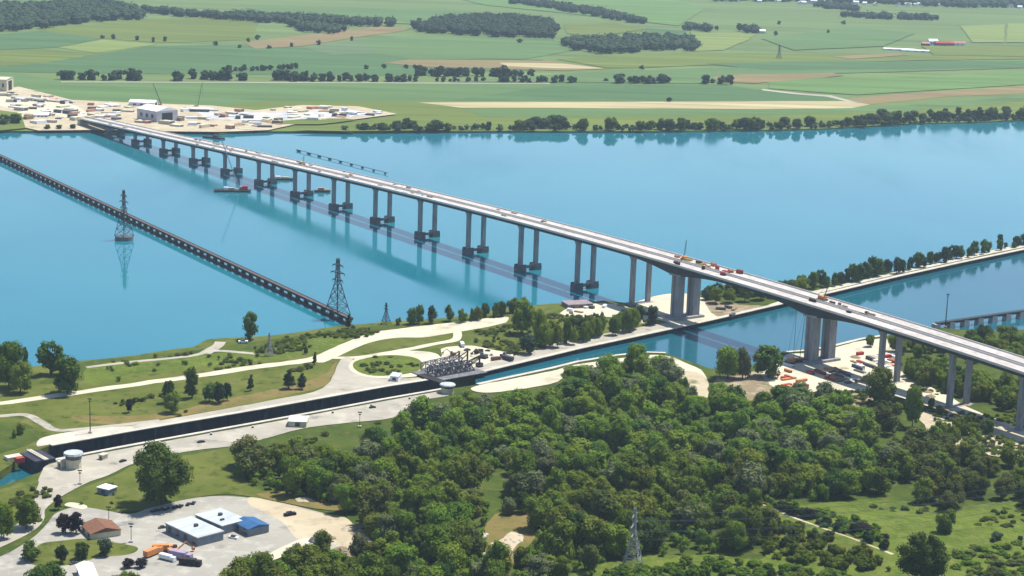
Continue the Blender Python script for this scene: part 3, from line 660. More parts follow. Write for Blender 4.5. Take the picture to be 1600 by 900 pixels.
# lone and grouped trees, one entry each
L1 = [
 ('broad', 14, 606, 72, 46, 'tallest tree of the clump at the left edge beside the river', 'broadleaf_tree'),
 ('broad', 32, 614, 50, 38, 'rounded tree at the front of the clump on the left edge', 'broadleaf_tree'),
 ('poplar', 39, 590, 52, 11, 'slim columnar tree rising behind the left edge clump', 'columnar_tree'),
 ('shore', 79, 586, 54, 40, 'leaning round tree on the river bank right of the left edge clump', 'broadleaf_tree'),
 ('shore', 106, 615, 58, 46, 'dark full tree beside the gravel road near the left edge', 'broadleaf_tree'),
 ('shore', 391, 531, 43, 26, 'lone tree standing on the river bank between the two pylons', 'broadleaf_tree'),
 ('conifer', 545, 513, 24, 12, 'small dark tree at the near end of the railway bridge', 'conifer_tree'),
 ('shore', 300, 622, 49, 20, 'narrow upright tree beside the gravel road above the lock', 'broadleaf_tree'),
 ('shore', 264, 630, 36, 18, 'upper tree of the pair touching each other above the lock wall', 'broadleaf_tree'),
 ('broad', 268, 645, 34, 28, 'lower bushy tree of the touching pair above the lock wall', 'broadleaf_tree'),
 ('dark', 201, 645, 22, 12, 'tiny dark tree alone on the dry grass left of the touching pair', 'small_tree'),
 ('dark', 209, 632, 10, 8, 'tiny dark shrub just above the small dark tree on the dry grass', 'shrub'),
 ('shore', 327, 628, 30, 22, 'left tree of the tight group of three on the dry grass', 'broadleaf_tree'),
 ('dark', 342, 630, 32, 24, 'middle tree of the tight group of three on the dry grass', 'broadleaf_tree'),
 ('dark', 355, 626, 28, 14, 'right narrow tree of the tight group of three on the dry grass', 'broadleaf_tree'),
 ('conifer', 392, 611, 28, 14, 'single pointed conifer on the dry grass left of the conifer pair', 'conifer_tree'),
 ('conifer', 451, 608, 33, 24, 'larger conifer of the dark pair beside the pale apron', 'conifer_tree'),
 ('conifer', 472, 608, 28, 17, 'smaller conifer of the dark pair beside the pale apron', 'conifer_tree'),
 ('conifer', 492, 570, 22, 10, 'small conifer standing where the gravel road widens', 'conifer_tree'),
 ('conifer', 478, 553, 14, 8, 'tiny conifer just above the widening gravel road', 'conifer_tree'),
 ('giant', 252, 790, 102, 104, 'huge spreading tree on the grass between the lock and the warehouses', 'broadleaf_tree'),
 ('broad', 6, 842, 58, 34, 'tree cut by the left edge above the access road', 'broadleaf_tree'),
 ('broad', 41, 827, 48, 42, 'rounded tree inside the bend of the access road at the left', 'broadleaf_tree'),
 ('dark', 91, 796, 24, 15, 'small dark tree beside the bend of the access road', 'small_tree'),
 ('dark', 102, 834, 32, 25, 'left of two wine dark trees beside the brown roofed house', 'broadleaf_tree'),
 ('dark', 119, 834, 35, 26, 'right of two wine dark trees touching the brown roofed house', 'broadleaf_tree'),
 ('shore', 48, 876, 32, 32, 'leftmost small tree in the row below the brown roofed house', 'small_tree'),
 ('dark', 97, 880, 28, 20, 'second small tree from the left below the brown roofed house', 'small_tree'),
 ('shore', 128, 874, 28, 23, 'third small tree from the left below the brown roofed house', 'small_tree'),
 ('shore', 163, 869, 28, 26, 'small tree at the corner of the brown roofed house', 'small_tree'),
 ('broad', 76, 930, 52, 62, 'wide crown at the bottom edge left of the white shed', 'broadleaf_tree'),
 ('broad', 198, 940, 48, 44, 'crown at the bottom edge right of the white shed', 'broadleaf_tree'),
 ('dark', 199, 888, 16, 20, 'dark bush left of the parked trucks', 'shrub'),
 ('dark', 222, 888, 16, 20, 'dark bush nearest the parked trucks', 'shrub'),
 ('giant', 1440, 916, 88, 92, 'large dark tree at the bottom right beside the end of the track', 'broadleaf_tree'),
 ('bushy', 1476, 832, 36, 40, 'round bush alone between the two bright meadows', 'bush'),
 ('broad', 1137, 592, 50, 42, 'left tree of the two on the canal bank near the work site', 'broadleaf_tree'),
 ('shore', 1200, 590, 50, 46, 'right dark tree of the two on the canal bank near the work site', 'broadleaf_tree'),
 ('drab', 1160, 592, 48, 26, 'narrower tree wedged between the two on the canal bank', 'broadleaf_tree'),
 ('broad', 1374, 632, 58, 48, 'tree in front of the first land pier after the near main pier', 'broadleaf_tree'),
 ('broad', 1425, 668, 62, 30, 'narrow tree on the soil bank below the approach spans', 'broadleaf_tree'),
 ('drab', 1382, 678, 42, 34, 'pale tree on the soil bank left of the narrow tree', 'broadleaf_tree'),
 ('shore', 826, 553, 30, 28, 'dark bush on the towpath at the left end of the belt', 'bush'),
 ('broad', 815, 522, 52, 46, 'largest tree of the belt above the canal at its left end', 'broadleaf_tree'),
 ('broad', 842, 540, 56, 24, 'tall tree second from the left in the belt above the canal', 'broadleaf_tree'),
 ('shore', 1019, 508, 30, 24, 'bush in the bridge shadow left of the far main pier', 'bush'),
 ('shore', 645, 507, 26, 18, 'leftmost tree of the loose river bank row', 'broadleaf_tree'),
 ('shore', 655, 506, 30, 14, 'second tree of the loose river bank row', 'broadleaf_tree'),
 ('shore', 674, 506, 28, 18, 'third tree of the loose river bank row', 'broadleaf_tree'),
 ('shore', 702, 502, 26, 16, 'tree with a rounded top midway along the river bank row', 'broadleaf_tree'),
 ('dark', 1045, 159, 7, 11, 'single round tree on the edge of the beige stubble strip', 'far_tree'),
]
for e in L1: tree_px(e[0], e[1], e[2], e[3], e[4], e[5], name=e[6], cat='bush' if e[6] in ('bush', 'shrub') else 'tree', z=2.0 if e[2] < 300 else LZ)
def row(kind, pts, name, label, group, hmin, hmax, step, z=LZ, ratio=(.6, 1.0), jit=2.0, seed=5, parts=True, gaps=0.0, cat='tree'):
    r = random.Random(seed); k = 0
    for i in range(len(pts) - 1):
        (u0, v0), (u1, v1) = pts[i], pts[i + 1]; a, b = P(u0, v0, z), P(u1, v1, z); L = (b - a).length; n = max(1, int(L / step))
        for j in range(n):
            if r.random() < gaps: continue
            q = a + (b - a) * ((j + r.uniform(.1, .9)) / n); h = r.uniform(hmin, hmax)
            plant(kind, q.x + r.uniform(-jit, jit), q.y + r.uniform(-jit, jit) * 2, z, h, h * r.uniform(*ratio), label, group=group, name=name, parts=parts, cat=cat); k += 1
    return k
row('broad', [(838, 545), (880, 540), (930, 530), (1000, 512)], 'broadleaf_tree', 'tree in the dense green belt between the river and the canal', 'trees of the belt above the canal', 14, 21, 7, ratio=(.45, .62), jit=2)
row('shore', [(880, 525), (960, 512), (1010, 503)], 'broadleaf_tree', 'tree in the back row of the belt between the river and the canal', 'back row of the belt above the canal', 10, 15, 8, jit=2)
row('bushy', [(715, 503), (790, 492), (830, 484)], 'bush', 'bush along the river bank left of the bridge', 'bushes on the river bank left of the bridge', 8, 13, 8, seed=6, cat='bush')
row('bushy', [(612, 508), (645, 504)], 'bush', 'low bush beside the small mast on the river bank', 'low bushes near the small mast', 5, 8, 7, seed=6, cat='bush')
row('shore', [(1095, 468), (1140, 462), (1200, 462), (1260, 452)], 'broadleaf_tree', 'tree in the clump behind the main span on the isthmus', 'clump behind the main span', 9, 15, 8, ratio=(.7, 1), seed=9)
row('broad', [(1110, 476), (1160, 472), (1215, 464), (1262, 453)], 'broadleaf_tree', 'green tree at the front of the clump behind the main span', 'front of the clump behind the main span', 9, 17, 12, ratio=(.7, 1), seed=10)
row('shore', [(1400, 426), (1500, 404), (1605, 381)], 'narrow_tree', 'small tree thinning out along the right part of the pale canal wall', 'smaller trees along the right part of the canal wall', 6, 16, 7, ratio=(.5, .85), seed=13, gaps=.2, jit=3)
row('shore', [(1268, 450), (1310, 444), (1400, 426)], 'narrow_tree', 'narrow tree in the row along the pale canal wall', 'row of narrow trees along the canal wall', 9, 19, 5, ratio=(.45, .75), seed=12, gaps=.12, jit=3)
row('shore', [(1580, 387), (1600, 382)], 'narrow_tree', 'low tree at the right end of the row along the canal wall', 'low end of the canal wall row', 5, 8, 12, ratio=(.6, .9), seed=2, gaps=.2)
# right hand woods
WR = [(1412, 745), (1420, 705), (1455, 700), (1500, 718), (1560, 728), (1640, 722), (1660, 792), (1560, 796), (1480, 800), (1425, 788)]
for (x, y, u, v, d) in scatter(WR, 15, seed=21):
    h = rnd.uniform(11, 18); plant('drab', x, y, LZ, h, h * rnd.uniform(.75, 1.05), 'grey green tree in the wood above the bright meadow at the right', group='trees of the right hand wood')
WR2 = [(1405, 585), (1440, 570), (1480, 585), (1560, 605), (1640, 620), (1660, 655), (1560, 640), (1500, 622), (1440, 605)]
for (x, y, u, v, d) in scatter(WR2, 11.5, seed=22):
    h = rnd.uniform(9, 15); plant('bushy', x, y, LZ, h, h * rnd.uniform(.9, 1.2), 'bushy tree behind the piers of the land approach', group='bushy trees behind the land approach', name='bushy_tree')
WR4 = [(1395, 615), (1440, 628), (1500, 655), (1560, 680), (1660, 725), (1660, 745), (1560, 715), (1450, 700), (1400, 690), (1350, 650)]
for (x, y, u, v, d) in scatter(WR4, 12, seed=26):
    if noise.noise(Vector((x / 40, y / 40, 8))) > .1:
        h = rnd.uniform(5, 11); plant('bushy', x, y, LZ, h, h * rnd.uniform(.8, 1.1), 'bushy tree on the soil bank in front of the land approach', group='bushy trees in front of the land approach', name='bushy_tree')
WR3 = [(1335, 548), (1365, 540), (1440, 540), (1500, 538), (1560, 530), (1640, 525), (1660, 600), (1580, 585), (1500, 560), (1420, 562), (1390, 548)]
for (x, y, u, v, d) in scatter(WR3, 13.5, seed=23):
    h = rnd.uniform(9, 14); plant('broad', x, y, LZ, h, h * rnd.uniform(.75, 1.0), 'broadleaf tree on the canal shore beyond the land approach', group='trees beyond the land approach', name='shore_tree')
row('dark', [(1200, 798), (1250, 808), (1320, 832), (1392, 862)], 'bush', 'dark bush in the hedge above the pale track', 'hedge above the pale track', 4, 7, 6, ratio=(.9, 1.2), seed=3, cat='bush')
row('bushy', [(1195, 812), (1260, 842)], 'bush', 'green bush below the pale track', 'bushes below the pale track', 4, 7, 9, ratio=(1, 1.4), seed=3, cat='bush')
row('bushy', [(1190, 905), (1300, 930), (1390, 925)], 'bush', 'leafy bush at the bottom edge left of the large dark tree', 'bushes at the bottom edge', 5, 9, 8, ratio=(1, 1.4), seed=3, cat='bush')
row('dark', [(1240, 880), (1225, 860)], 'bush', 'dark bush in the dip between the wood and the meadow', 'dark bushes in the dip', 6, 9, 9, seed=3, cat='bush')
row('drab', [(1520, 905), (1640, 895)], 'bush', 'drab bush in the lower right meadow', 'drab bushes in the lower right meadow', 4, 6.5, 9, ratio=(1.1, 1.5), seed=8, cat='bush')
row('shore', [(1525, 845), (1600, 842)], 'bush', 'low bush on the line dividing the two right hand meadows', 'bushes dividing the meadows', 3, 6, 8, ratio=(1.1, 1.5), seed=8, cat='bush')
row('bushy', [(0, 690), (50, 672)], 'bush', 'bush on the bank above the lower lock gate', 'bushes above the lower lock gate', 5, 9, 10, seed=8, cat='bush')
dens = []
for poly, sp, th in (([(400, 552), (430, 532), (560, 512), (592, 519), (520, 545), (470, 556)], 5.5, -.05), ([(130, 570), (320, 549), (400, 545), (480, 556), (300, 586), (140, 606)], 6, .16), ([(1290, 615), (1350, 610), (1480, 640), (1640, 695), (1640, 740), (1500, 720), (1400, 700), (1340, 660)], 5.5, .02),
        ([(740, 520), (860, 492), (1030, 503), (900, 535), (800, 556), (740, 535)], 5.5, .0), ([(0, 655), (300, 610), (520, 562), (500, 600), (300, 650), (60, 665)], 6, .22), ([(380, 760), (390, 705), (600, 660), (640, 650), (650, 660), (400, 760)], 6, .0), ([(1400, 620), (1640, 700), (1640, 660), (1450, 590)], 6, .0),
        ([(0, 790), (60, 755), (130, 765), (200, 735), (220, 740), (120, 795), (20, 830)], 6, .2), ([(1330, 790), (1640, 790), (1640, 850), (1480, 850)], 7, .1), ([(551, 573), (562, 562), (600, 555), (640, 557), (660, 566), (655, 578), (620, 586), (575, 586)], 4.5, .0)):
    for (x, y, u, v, d) in scatter(poly, sp, seed=int(sp * 10) + len(dens)):
        if 545 < u < 700 and 545 < v < 592 and rnd.random() < .6: continue
        if noise.noise(Vector((x / 38, y / 38, 5))) > th: dens.append((x, y, rnd.uniform(.9, 2.8), rnd.uniform(3, 6.5)))
crown_mass('rough_scrub', dens, ['bushy', 'drab', 'bright'], 'rough low scrub in ragged patches over the grass on both sides of the lock', cat='scrub')
scr = [(x, y, rnd.uniform(1.2, 3), rnd.uniform(3, 6)) for (x, y, u, v, d) in scatter([(130, 572), (300, 552), (480, 530), (590, 516), (540, 532), (470, 556), (330, 580), (140, 606)], 22, seed=31, jit=.5)]
scr += [(x, y, rnd.uniform(1.2, 3.2), rnd.uniform(3, 6)) for (x, y, u, v, d) in scatter([(740, 520), (860, 492), (1030, 503), (900, 530), (800, 553), (740, 535)], 12, seed=32, jit=.5)]
scr += [(x, y, rnd.uniform(1.2, 3.5), rnd.uniform(3, 7)) for (x, y, u, v, d) in scatter([(1290, 610), (1420, 615), (1640, 700), (1640, 735), (1500, 715), (1400, 700), (1340, 660)], 20, seed=33, jit=.5)]
scr += [(x, y, rnd.uniform(1.2, 3.0), rnd.uniform(3, 7)) for (x, y, u, v, d) in scatter([(900, 900), (1100, 870), (1300, 880), (1640, 850), (1640, 940), (900, 950)], 26, seed=34, jit=.5)]
scr += [(x, y, rnd.uniform(1.0, 2.0), rnd.uniform(2, 5)) for (x, y, u, v, d) in scatter([(90, 790), (215, 728), (375, 702), (380, 760), (330, 770), (190, 798)], 30, seed=35, jit=.5)]
crown_mass('shrub_thicket', [(x, y, rnd.uniform(3, 6), rnd.uniform(6, 10)) for (x, y, u, v, d) in scatter([(880, 925), (960, 893), (1040, 882), (1110, 878), (1240, 890), (1330, 905), (1400, 925), (1400, 990), (860, 990)], 8.5, seed=36)], ['bright', 'bright', 'bushy'], 'bright leafy thicket along the bottom edge in front of the pylon', cat='thicket')
crown_mass('shrub_thicket', [(x, y, rnd.uniform(2.5, 5), rnd.uniform(5, 9)) for (x, y, u, v, d) in scatter([(1200, 790), (1260, 796), (1330, 812), (1370, 830), (1395, 850), (1385, 858), (1300, 830), (1240, 808)], 6.5, seed=37)], ['bushy', 'dark', 'bright'], 'dense dark thicket between the pale track and the bright meadow', cat='thicket')
crown_mass('shrub_thicket', [(x, y, rnd.uniform(3, 7), rnd.uniform(6, 10)) for (x, y, u, v, d) in scatter([(1195, 812), (1235, 822), (1300, 846), (1380, 882), (1380, 900), (1300, 892), (1210, 875), (1185, 850)], 8, seed=39)], ['bright', 'bushy', 'bushy'], 'lush thicket filling the slope below the pale track', cat='thicket')
crown_mass('shrub_thicket', [(x, y, rnd.uniform(2, 4), rnd.uniform(5, 8)) for (x, y, u, v, d) in scatter([(1490, 862), (1600, 850), (1680, 850), (1680, 925), (1540, 925), (1490, 890)], 7.5, seed=38)], ['bright', 'bright', 'drab'], 'rough leafy thicket in the bottom right corner', cat='thicket')
mass('scrub', scr, LEAF[3], 'scattered low scrub and weeds on the open ground', cat='scrub', leafn=24, leaf=.8)

# far shore trees, hedgerows, woods
mass('shore_scrub', [(x, y, rnd.uniform(3, 7), rnd.uniform(8, 15)) for (x, y, u, v, d) in scatter([(535, 201), (700, 200), (1000, 200), (1200, 198), (1340, 193), (1430, 189), (1650, 181), (1650, 186), (1500, 192), (1340, 198), (1200, 204), (1000, 205), (700, 205), (535, 206)], 16, z=2, seed=91)], LEAF[-1], 'dark scrub lining the water edge of the far shore', z=2, cat='scrub', leafn=8, leaf=3)
row('shore', [(548, 202), (600, 205), (660, 205)], 'far_tree', 'small tree on the far shore right of the construction yard', 'far shore trees right of the yard', 7, 12, 12, z=2, jit=5, seed=40, parts=False, ratio=(.9, 1.4))
row('shore', [(612, 203), (690, 204)], 'far_tree', 'larger dark tree in the leftmost clump of the far shore', 'leftmost clump of the far shore', 12, 18, 12, z=2, jit=5, seed=41, parts=False, ratio=(.9, 1.2))
row('shore', [(690, 204), (800, 203), (910, 204)], 'far_tree', 'tree on the far shore behind the middle of the river', 'trees on the middle of the far shore', 8, 16, 13, z=2, jit=6, seed=42, parts=False, gaps=.2, ratio=(.9, 1.3))
row('shore', [(828, 200), (885, 200)], 'far_tree', 'big dark tree in the broad clump on the far shore', 'broad clump on the far shore', 15, 21, 12, z=2, jit=6, seed=43, parts=False, ratio=(.9, 1.3))
row('shore', [(910, 203), (1060, 203), (1200, 201)], 'far_tree', 'tree on the far shore beyond the main river pier', 'trees on the far shore beyond the main pier', 8, 19, 11, z=2, jit=6, seed=44, parts=False, gaps=.15, ratio=(.8, 1.3))
row('shore', [(1200, 201), (1340, 196), (1430, 190), (1510, 188), (1640, 184)], 'far_tree', 'tree in the continuous dark belt at the right of the far shore', 'dark belt at the right of the far shore', 9, 18, 12, z=2, jit=7, seed=45, parts=False, ratio=(.8, 1.2))
row('shore', [(1340, 190), (1430, 184), (1640, 176)], 'far_tree', 'tree in the back row of the dark belt on the far shore', 'back row of the dark far belt', 10, 16, 24, z=2, jit=9, seed=46, parts=False, ratio=(.9, 1.3))
HED = [((98, 124), (142, 125), 9, 14), ((155, 125), (192, 125), 8, 12), ((200, 125), (230, 125), 12, 16), ((262, 125), (288, 126), 10, 14), ((298, 124), (360, 125), 11, 15), ((340, 112), (470, 108), 6, 9),
       ((370, 126), (392, 126), 9, 12), ((425, 126), (490, 126), 11, 14), ((498, 126), (650, 127), 8, 12), ((650, 119), (832, 119), 9, 14), ((675, 127), (760, 128), 5, 8), ((780, 128), (900, 129), 7, 11),
       ((968, 130), (1052, 130), 9, 13), ((1100, 130), (1140, 131), 6, 13)]
for i, (a, b, h0, h1) in enumerate(HED):
    row('far', [a, b], 'far_tree', 'dark tree in the broken hedgerow across the green fields', 'broken hedgerow across the fields', h0 * 1.2, h1 * 1.3, 10, z=2, jit=5, seed=50 + i, parts=False, ratio=(.9, 1.3))
for i, (u, v) in enumerate([(160, 60), (177, 61), (215, 63), (240, 66), (258, 65), (337, 71), (375, 75), (388, 66), (402, 62), (420, 76), (455, 73), (498, 70), (550, 64), (655, 33), (812, 67), (617, 36), (1120, 47), (1294, 52), (1318, 38),
                            (1212, 55), (1217, 38), (1003, 108), (946, 127), (572, 108), (600, 107), (635, 107), (648, 106)]):
    tree_px('far', u, v, rnd.uniform(5, 8), rnd.uniform(6, 9), 'lone dark tree in the distant fields', z=2, name='far_tree', group='lone trees in the distant fields', parts=False)
def wood(poly, spacing, label, seed, h=(11, 17)):
    sp = [(x, y, rnd.uniform(*h), spacing * rnd.uniform(1.1, 1.6)) for (x, y, u, v, d) in scatter(poly, spacing, z=2, seed=seed)]
    mass('far_woodland', sp, LEAF[-1], label, z=2, leafn=3, leaf=4.0, seed=seed)
wood([(-60, 16), (50, 12), (170, 8), (215, 20), (228, 30), (130, 37), (60, 46), (-60, 56)], 30, 'broad dark woodland at the top left of the fields', 61)
wood([(195, 16), (300, 24), (400, 28), (520, 33), (640, 42), (600, 43), (500, 39), (400, 35), (280, 26)], 26, 'long thin woodland strip running right from the top left woodland', 62)
wood([(448, 40), (500, 43), (538, 50), (520, 54), (470, 49)], 24, 'small dark spinney hanging below the thin woodland strip', 63)
wood([(638, 48), (660, 40), (700, 32), (790, 30), (860, 38), (872, 52), (860, 60), (780, 59), (690, 54)], 27, 'large oval woodland at the top centre', 64)
wood([(878, 68), (890, 66), (1010, 62), (1075, 64), (1096, 72), (1085, 80), (1005, 80), (990, 84), (940, 86), (900, 80)], 24, 'lens shaped woodland right of the large oval woodland', 65)
wood([(800, 3), (870, 10), (940, 20), (1015, 37), (1000, 39), (930, 26), (860, 14), (800, 7)], 26, 'thin diagonal line of trees running down to the right at the top centre', 66, (7, 11))
wood([(1070, 44), (1115, 47), (1112, 50), (1072, 48)], 22, 'small clump of trees left of the pale meadow at the top right', 67)
wood([(1153, 48), (1192, 48), (1190, 53), (1155, 52)], 22, 'small clump of trees at the right corner of the pale meadow', 68)
wood([(1100, -8), (1250, -8), (1450, -4), (1700, 6), (1700, 14), (1500, 12), (1400, 8), (1280, 4), (1110, 2)], 34, 'woodland band around the town along the top right edge', 69)
wood([(1280, 6), (1340, 14), (1338, 18), (1275, 12)], 24, 'short dark hedge below the town', 70, (7, 10))
wood([(1320, 24), (1460, 30), (1462, 33), (1320, 28)], 26, 'thin hedge across the upper right fields', 71, (6, 9))

# ------------------------------------------------------------------ highway bridge
BA = Vector((-489.57, 2423.77)); BD = Vector((0.56661, -0.82398)); BN = Vector((0.82398, 0.56661))
SEP = 17.0
def dz(s):      # level of girder soffit, from surveyed column tops
    return -1.29936548e-08 * s ** 3 + 6.97326606e-06 * s * s + 3.57304798e-02 * s + 14.325
def bpt(s, t, z): p = BA + BD * s + BN * (t - 4.0); return (p.x, p.y, z)
br0 = bpt(600, SEP / 2, 0)
bridge = thing('highway_bridge', br0, 'long twin deck concrete highway bridge under construction crossing river and canal on tall paired piers', 'bridge')
def loc(p): return (p[0] - br0[0], p[1] - br0[1], p[2] - br0[2])
S0, S1 = -172.0, 1760.0
T1, T2 = 1109.0, 1269.0
def depth(s):
    d = 3.2
    for T in (T1, T2):
        d = max(d, 3.2 + 6.0 * max(0, 1 - abs(s - T) / 62) ** 1.7)
    return d
def deck(t0, name, label=None):
    gm, sm = MB(), MB(); n = 200; rows_g, rows_s = [], []; W = 13.4
    for i in range(n + 1):
        s = S0 + (S1 - S0) * i / n; z = dz(s) + 3.2; d = depth(s)
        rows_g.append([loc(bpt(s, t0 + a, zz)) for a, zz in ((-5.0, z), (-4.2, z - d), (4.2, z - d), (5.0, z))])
        h = W / 2
        rows_s.append([loc(bpt(s, t0 + a, zz)) for a, zz in ((-h, z - .0), (-h, z + .5), (h, z + .5), (h, z - .0))])
    for rows, mb in ((rows_g, gm), (rows_s, sm)):
        vs = [v for r_ in rows for v in r_]; fs = []
        for i in range(n):
            for j in range(4): fs.append((4 * i + j, 4 * i + (j + 1) % 4, 4 * i + 4 + (j + 1) % 4, 4 * i + 4 + j))
        fs += [(3, 2, 1, 0), (4 * n, 4 * n + 1, 4 * n + 2, 4 * n + 3)]
        mb.add(vs, fs)
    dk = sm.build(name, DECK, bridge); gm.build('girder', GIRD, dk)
    for sgn in (-1, 1):
        pm = MB(); rows = []
        for i in range(n + 1):
            s = S0 + (S1 - S0) * i / n; z = dz(s) + 3.7; e = W / 2 * sgn
            rows.append([loc(bpt(s, t0 + e + a, zz)) for a, zz in ((-.22, z - .7), (-.22, z + 1.05), (.22, z + 1.05), (.22, z - .7))])
        vs = [v for r_ in rows for v in r_]; fs = []
        for i in range(n):
            for j in range(4): fs.append((4 * i + j, 4 * i + (j + 1) % 4, 4 * i + 4 + (j + 1) % 4, 4 * i + 4 + j))
        pm.add(vs, fs + [(3, 2, 1, 0), (4 * n, 4 * n + 1, 4 * n + 2, 4 * n + 3)]); pm.build('parapet', PARA, dk)
deck(0, 'deck'); deck(SEP, 'deck')
ANG = atan2(BD.y, BD.x)
PS = [-88 + 88.5 * k for k in range(0, 13)][:1] + [88.2 * k for k in range(0, 12)]
PSW = PS
def rbox(mb, s, t, z0, z1, ls, lt, taper=1.0):
    c = loc(bpt(s, t, (z0 + z1) / 2)); return mb.box(c, (ls, lt, z1 - z0), ANG, taper)
def column(mb, s, t, z0, z1, ls, lt, flare):
    rbox(mb, s, t, z0, z1 - flare, ls, lt)
    c = loc(bpt(s, t, 0)); vs = []
    for z, a, b in ((z1 - flare, ls / 2, lt / 2), (z1 - flare * .35, ls * .85, lt * .62), (z1 - 0.05, ls * 1.05, lt * .72)):
        for x, y in ((-a, -b), (a, -b), (a, b), (-a, b)): vs.append((c[0] + x * cos(ANG) - y * sin(ANG), c[1] + x * sin(ANG) + y * cos(ANG), z))
    mb.add(vs, [(3, 2, 1, 0), (8, 9, 10, 11)] + [(4 * k + i, 4 * k + (i + 1) % 4, 4 * k + 4 + (i + 1) % 4, 4 * k + 4 + i) for k in (0, 1) for i in range(4)])
for s in PSW:
    z = dz(s); pm = MB()
    rbox(pm, s, 0, -2.0, 4.6, 8.5, 8.0); rbox(pm, s, SEP, -2.0, 4.6, 8.5, 8.0); rbox(pm, s, SEP / 2, 2.2, 4.2, 4.0, 9.2)
    for t in (0, SEP):
        for a in (-3.6, 3.6): rbox(pm, s + a, t, 4.6, 6.2, .4, 8.0)
    pier = pm.build('pier', CONC_BASE, bridge)
    for t in (0, SEP):
        cm = MB(); column(cm, s, t, 4.6, z, 3.1, 3.8, 3.4); cm.build('column', CONC_PIER, pier)
for s in (1049.0, 1341.0, 1408.0, 1470.0, 1532.0, 1600.0, 1670.0):
    z = dz(s); pm = MB(); rbox(pm, s, SEP / 2, 1.0, LZ + .6, 7.0, SEP + 8); pier = pm.build('pier', CONC_PIER, bridge)
    for t in (0, SEP):
        cm = MB(); column(cm, s, t, LZ + .6, z, 3.1, 3.8, 3.6); cm.build('column', CONC_PIER, pier)
for s in (T1, T2):
    z = dz(s) + 3.2 - depth(s); pm = MB(); rbox(pm, s, SEP / 2, 0, LZ + 2.2, 15.0, SEP + 13); pier = pm.build('main_pier', CONC_PIER, bridge)
    for t in (0, SEP):
        cm = MB(); rbox(cm, s - 3.0, t, LZ + 2.2, z + 1.5, 2.6, 7.0); rbox(cm, s + 3.0, t, LZ + 2.2, z + 1.5, 2.6, 7.0); rbox(cm, s, t, LZ + 2.2, z + 1.4, 4.2, 5.2)
        rbox(cm, s, t, z + .2, z + 4.2, 15.0, 8.6)
        cm.build('column', CONC_PIER, pier)
am = MB(); rbox(am, S0 - 3, SEP / 2, -2, dz(S0) + 3.1, 8, SEP + 16); am.build('abutment', CONC, bridge)

# ------------------------------------------------------------------ railway bridge (low, dark)
ra, rb_ = P(-60, 222, 0), P(548, 509, 0)
rv = Vector((rb_.x - ra.x, rb_.y - ra.y)); RL = rv.length; rd = rv / RL; rn = Vector((-rd.y, rd.x)); rang = atan2(rd.y, rd.x)
rail = thing('railway_bridge', (ra.x, ra.y, 0), 'long low dark railway bridge on many short piers crossing the river at the left', 'bridge', rz=rang); rail.scale = (1, 1, .64)
L2 = RL
MB().box((L2 / 2, 0, 8.1), (L2, 4.2, 2.0)).build('girder', STEEL_D, rail)
MB().box((L2 / 2, 0, 9.25), (L2, 3.8, .3)).build('track_bed', mat('ballast', (0.13, 0.10, 0.09), (0.09, 0.07, 0.07), 0.5), rail)
for sgn in (-1, 1): MB().box((L2 / 2, 2.2 * sgn, 9.6), (L2, .12, .9)).build('railing', STEEL_D, rail)
MB().box((L2 / 2, 0, .3), (L2, 3.4, 2.6)).build('tie_beam', STEEL_D, rail)
npier = int(L2 / 16.0); first = None
for i in range(npier):
    if i < 100:
        if first is None:
            first = MB().box((0, 0, 2.7), (3.6, 3.0, 9.2), taper=.92).build('pier', STEEL_D, rail); c = first
        else:
            c = first.copy(); COL.objects.link(c); c.parent = rail
        c.location = (8 + i * 16.0, 0, 0)
    else:
        c = first.copy(); COL.objects.link(c); c.parent = rail; c.location = (8 + i * 16.0, 0, 0)
# rail viaduct on the right
va, vb = P(1462, 516, 0), P(1720, 478, 0); vv = Vector((vb.x - va.x, vb.y - va.y)); VL = vv.length
via = thing('railway_viaduct', (va.x, va.y, 0), 'low viaduct with alternating dark girders and pale piers behind the bridge at the right edge', 'bridge', rz=atan2(vv.y, vv.x)); via.scale = (1, 1, .62)
n = int(VL / 17); gcount = n
for i in range(n):
    MB().box(((i + .5) * 17, 0, 8.6), (9.5, 5, 2.6)).build('girder', STEEL_D, via)
    MB().box((i * 17, 0, 4.2), (6.2, 5, 9.2), taper=.92).build('pier', CONC, via)
MB().box((VL / 2, 0, 10.2), (VL, 4.6, .4)).build('track_bed', GIRD, via)

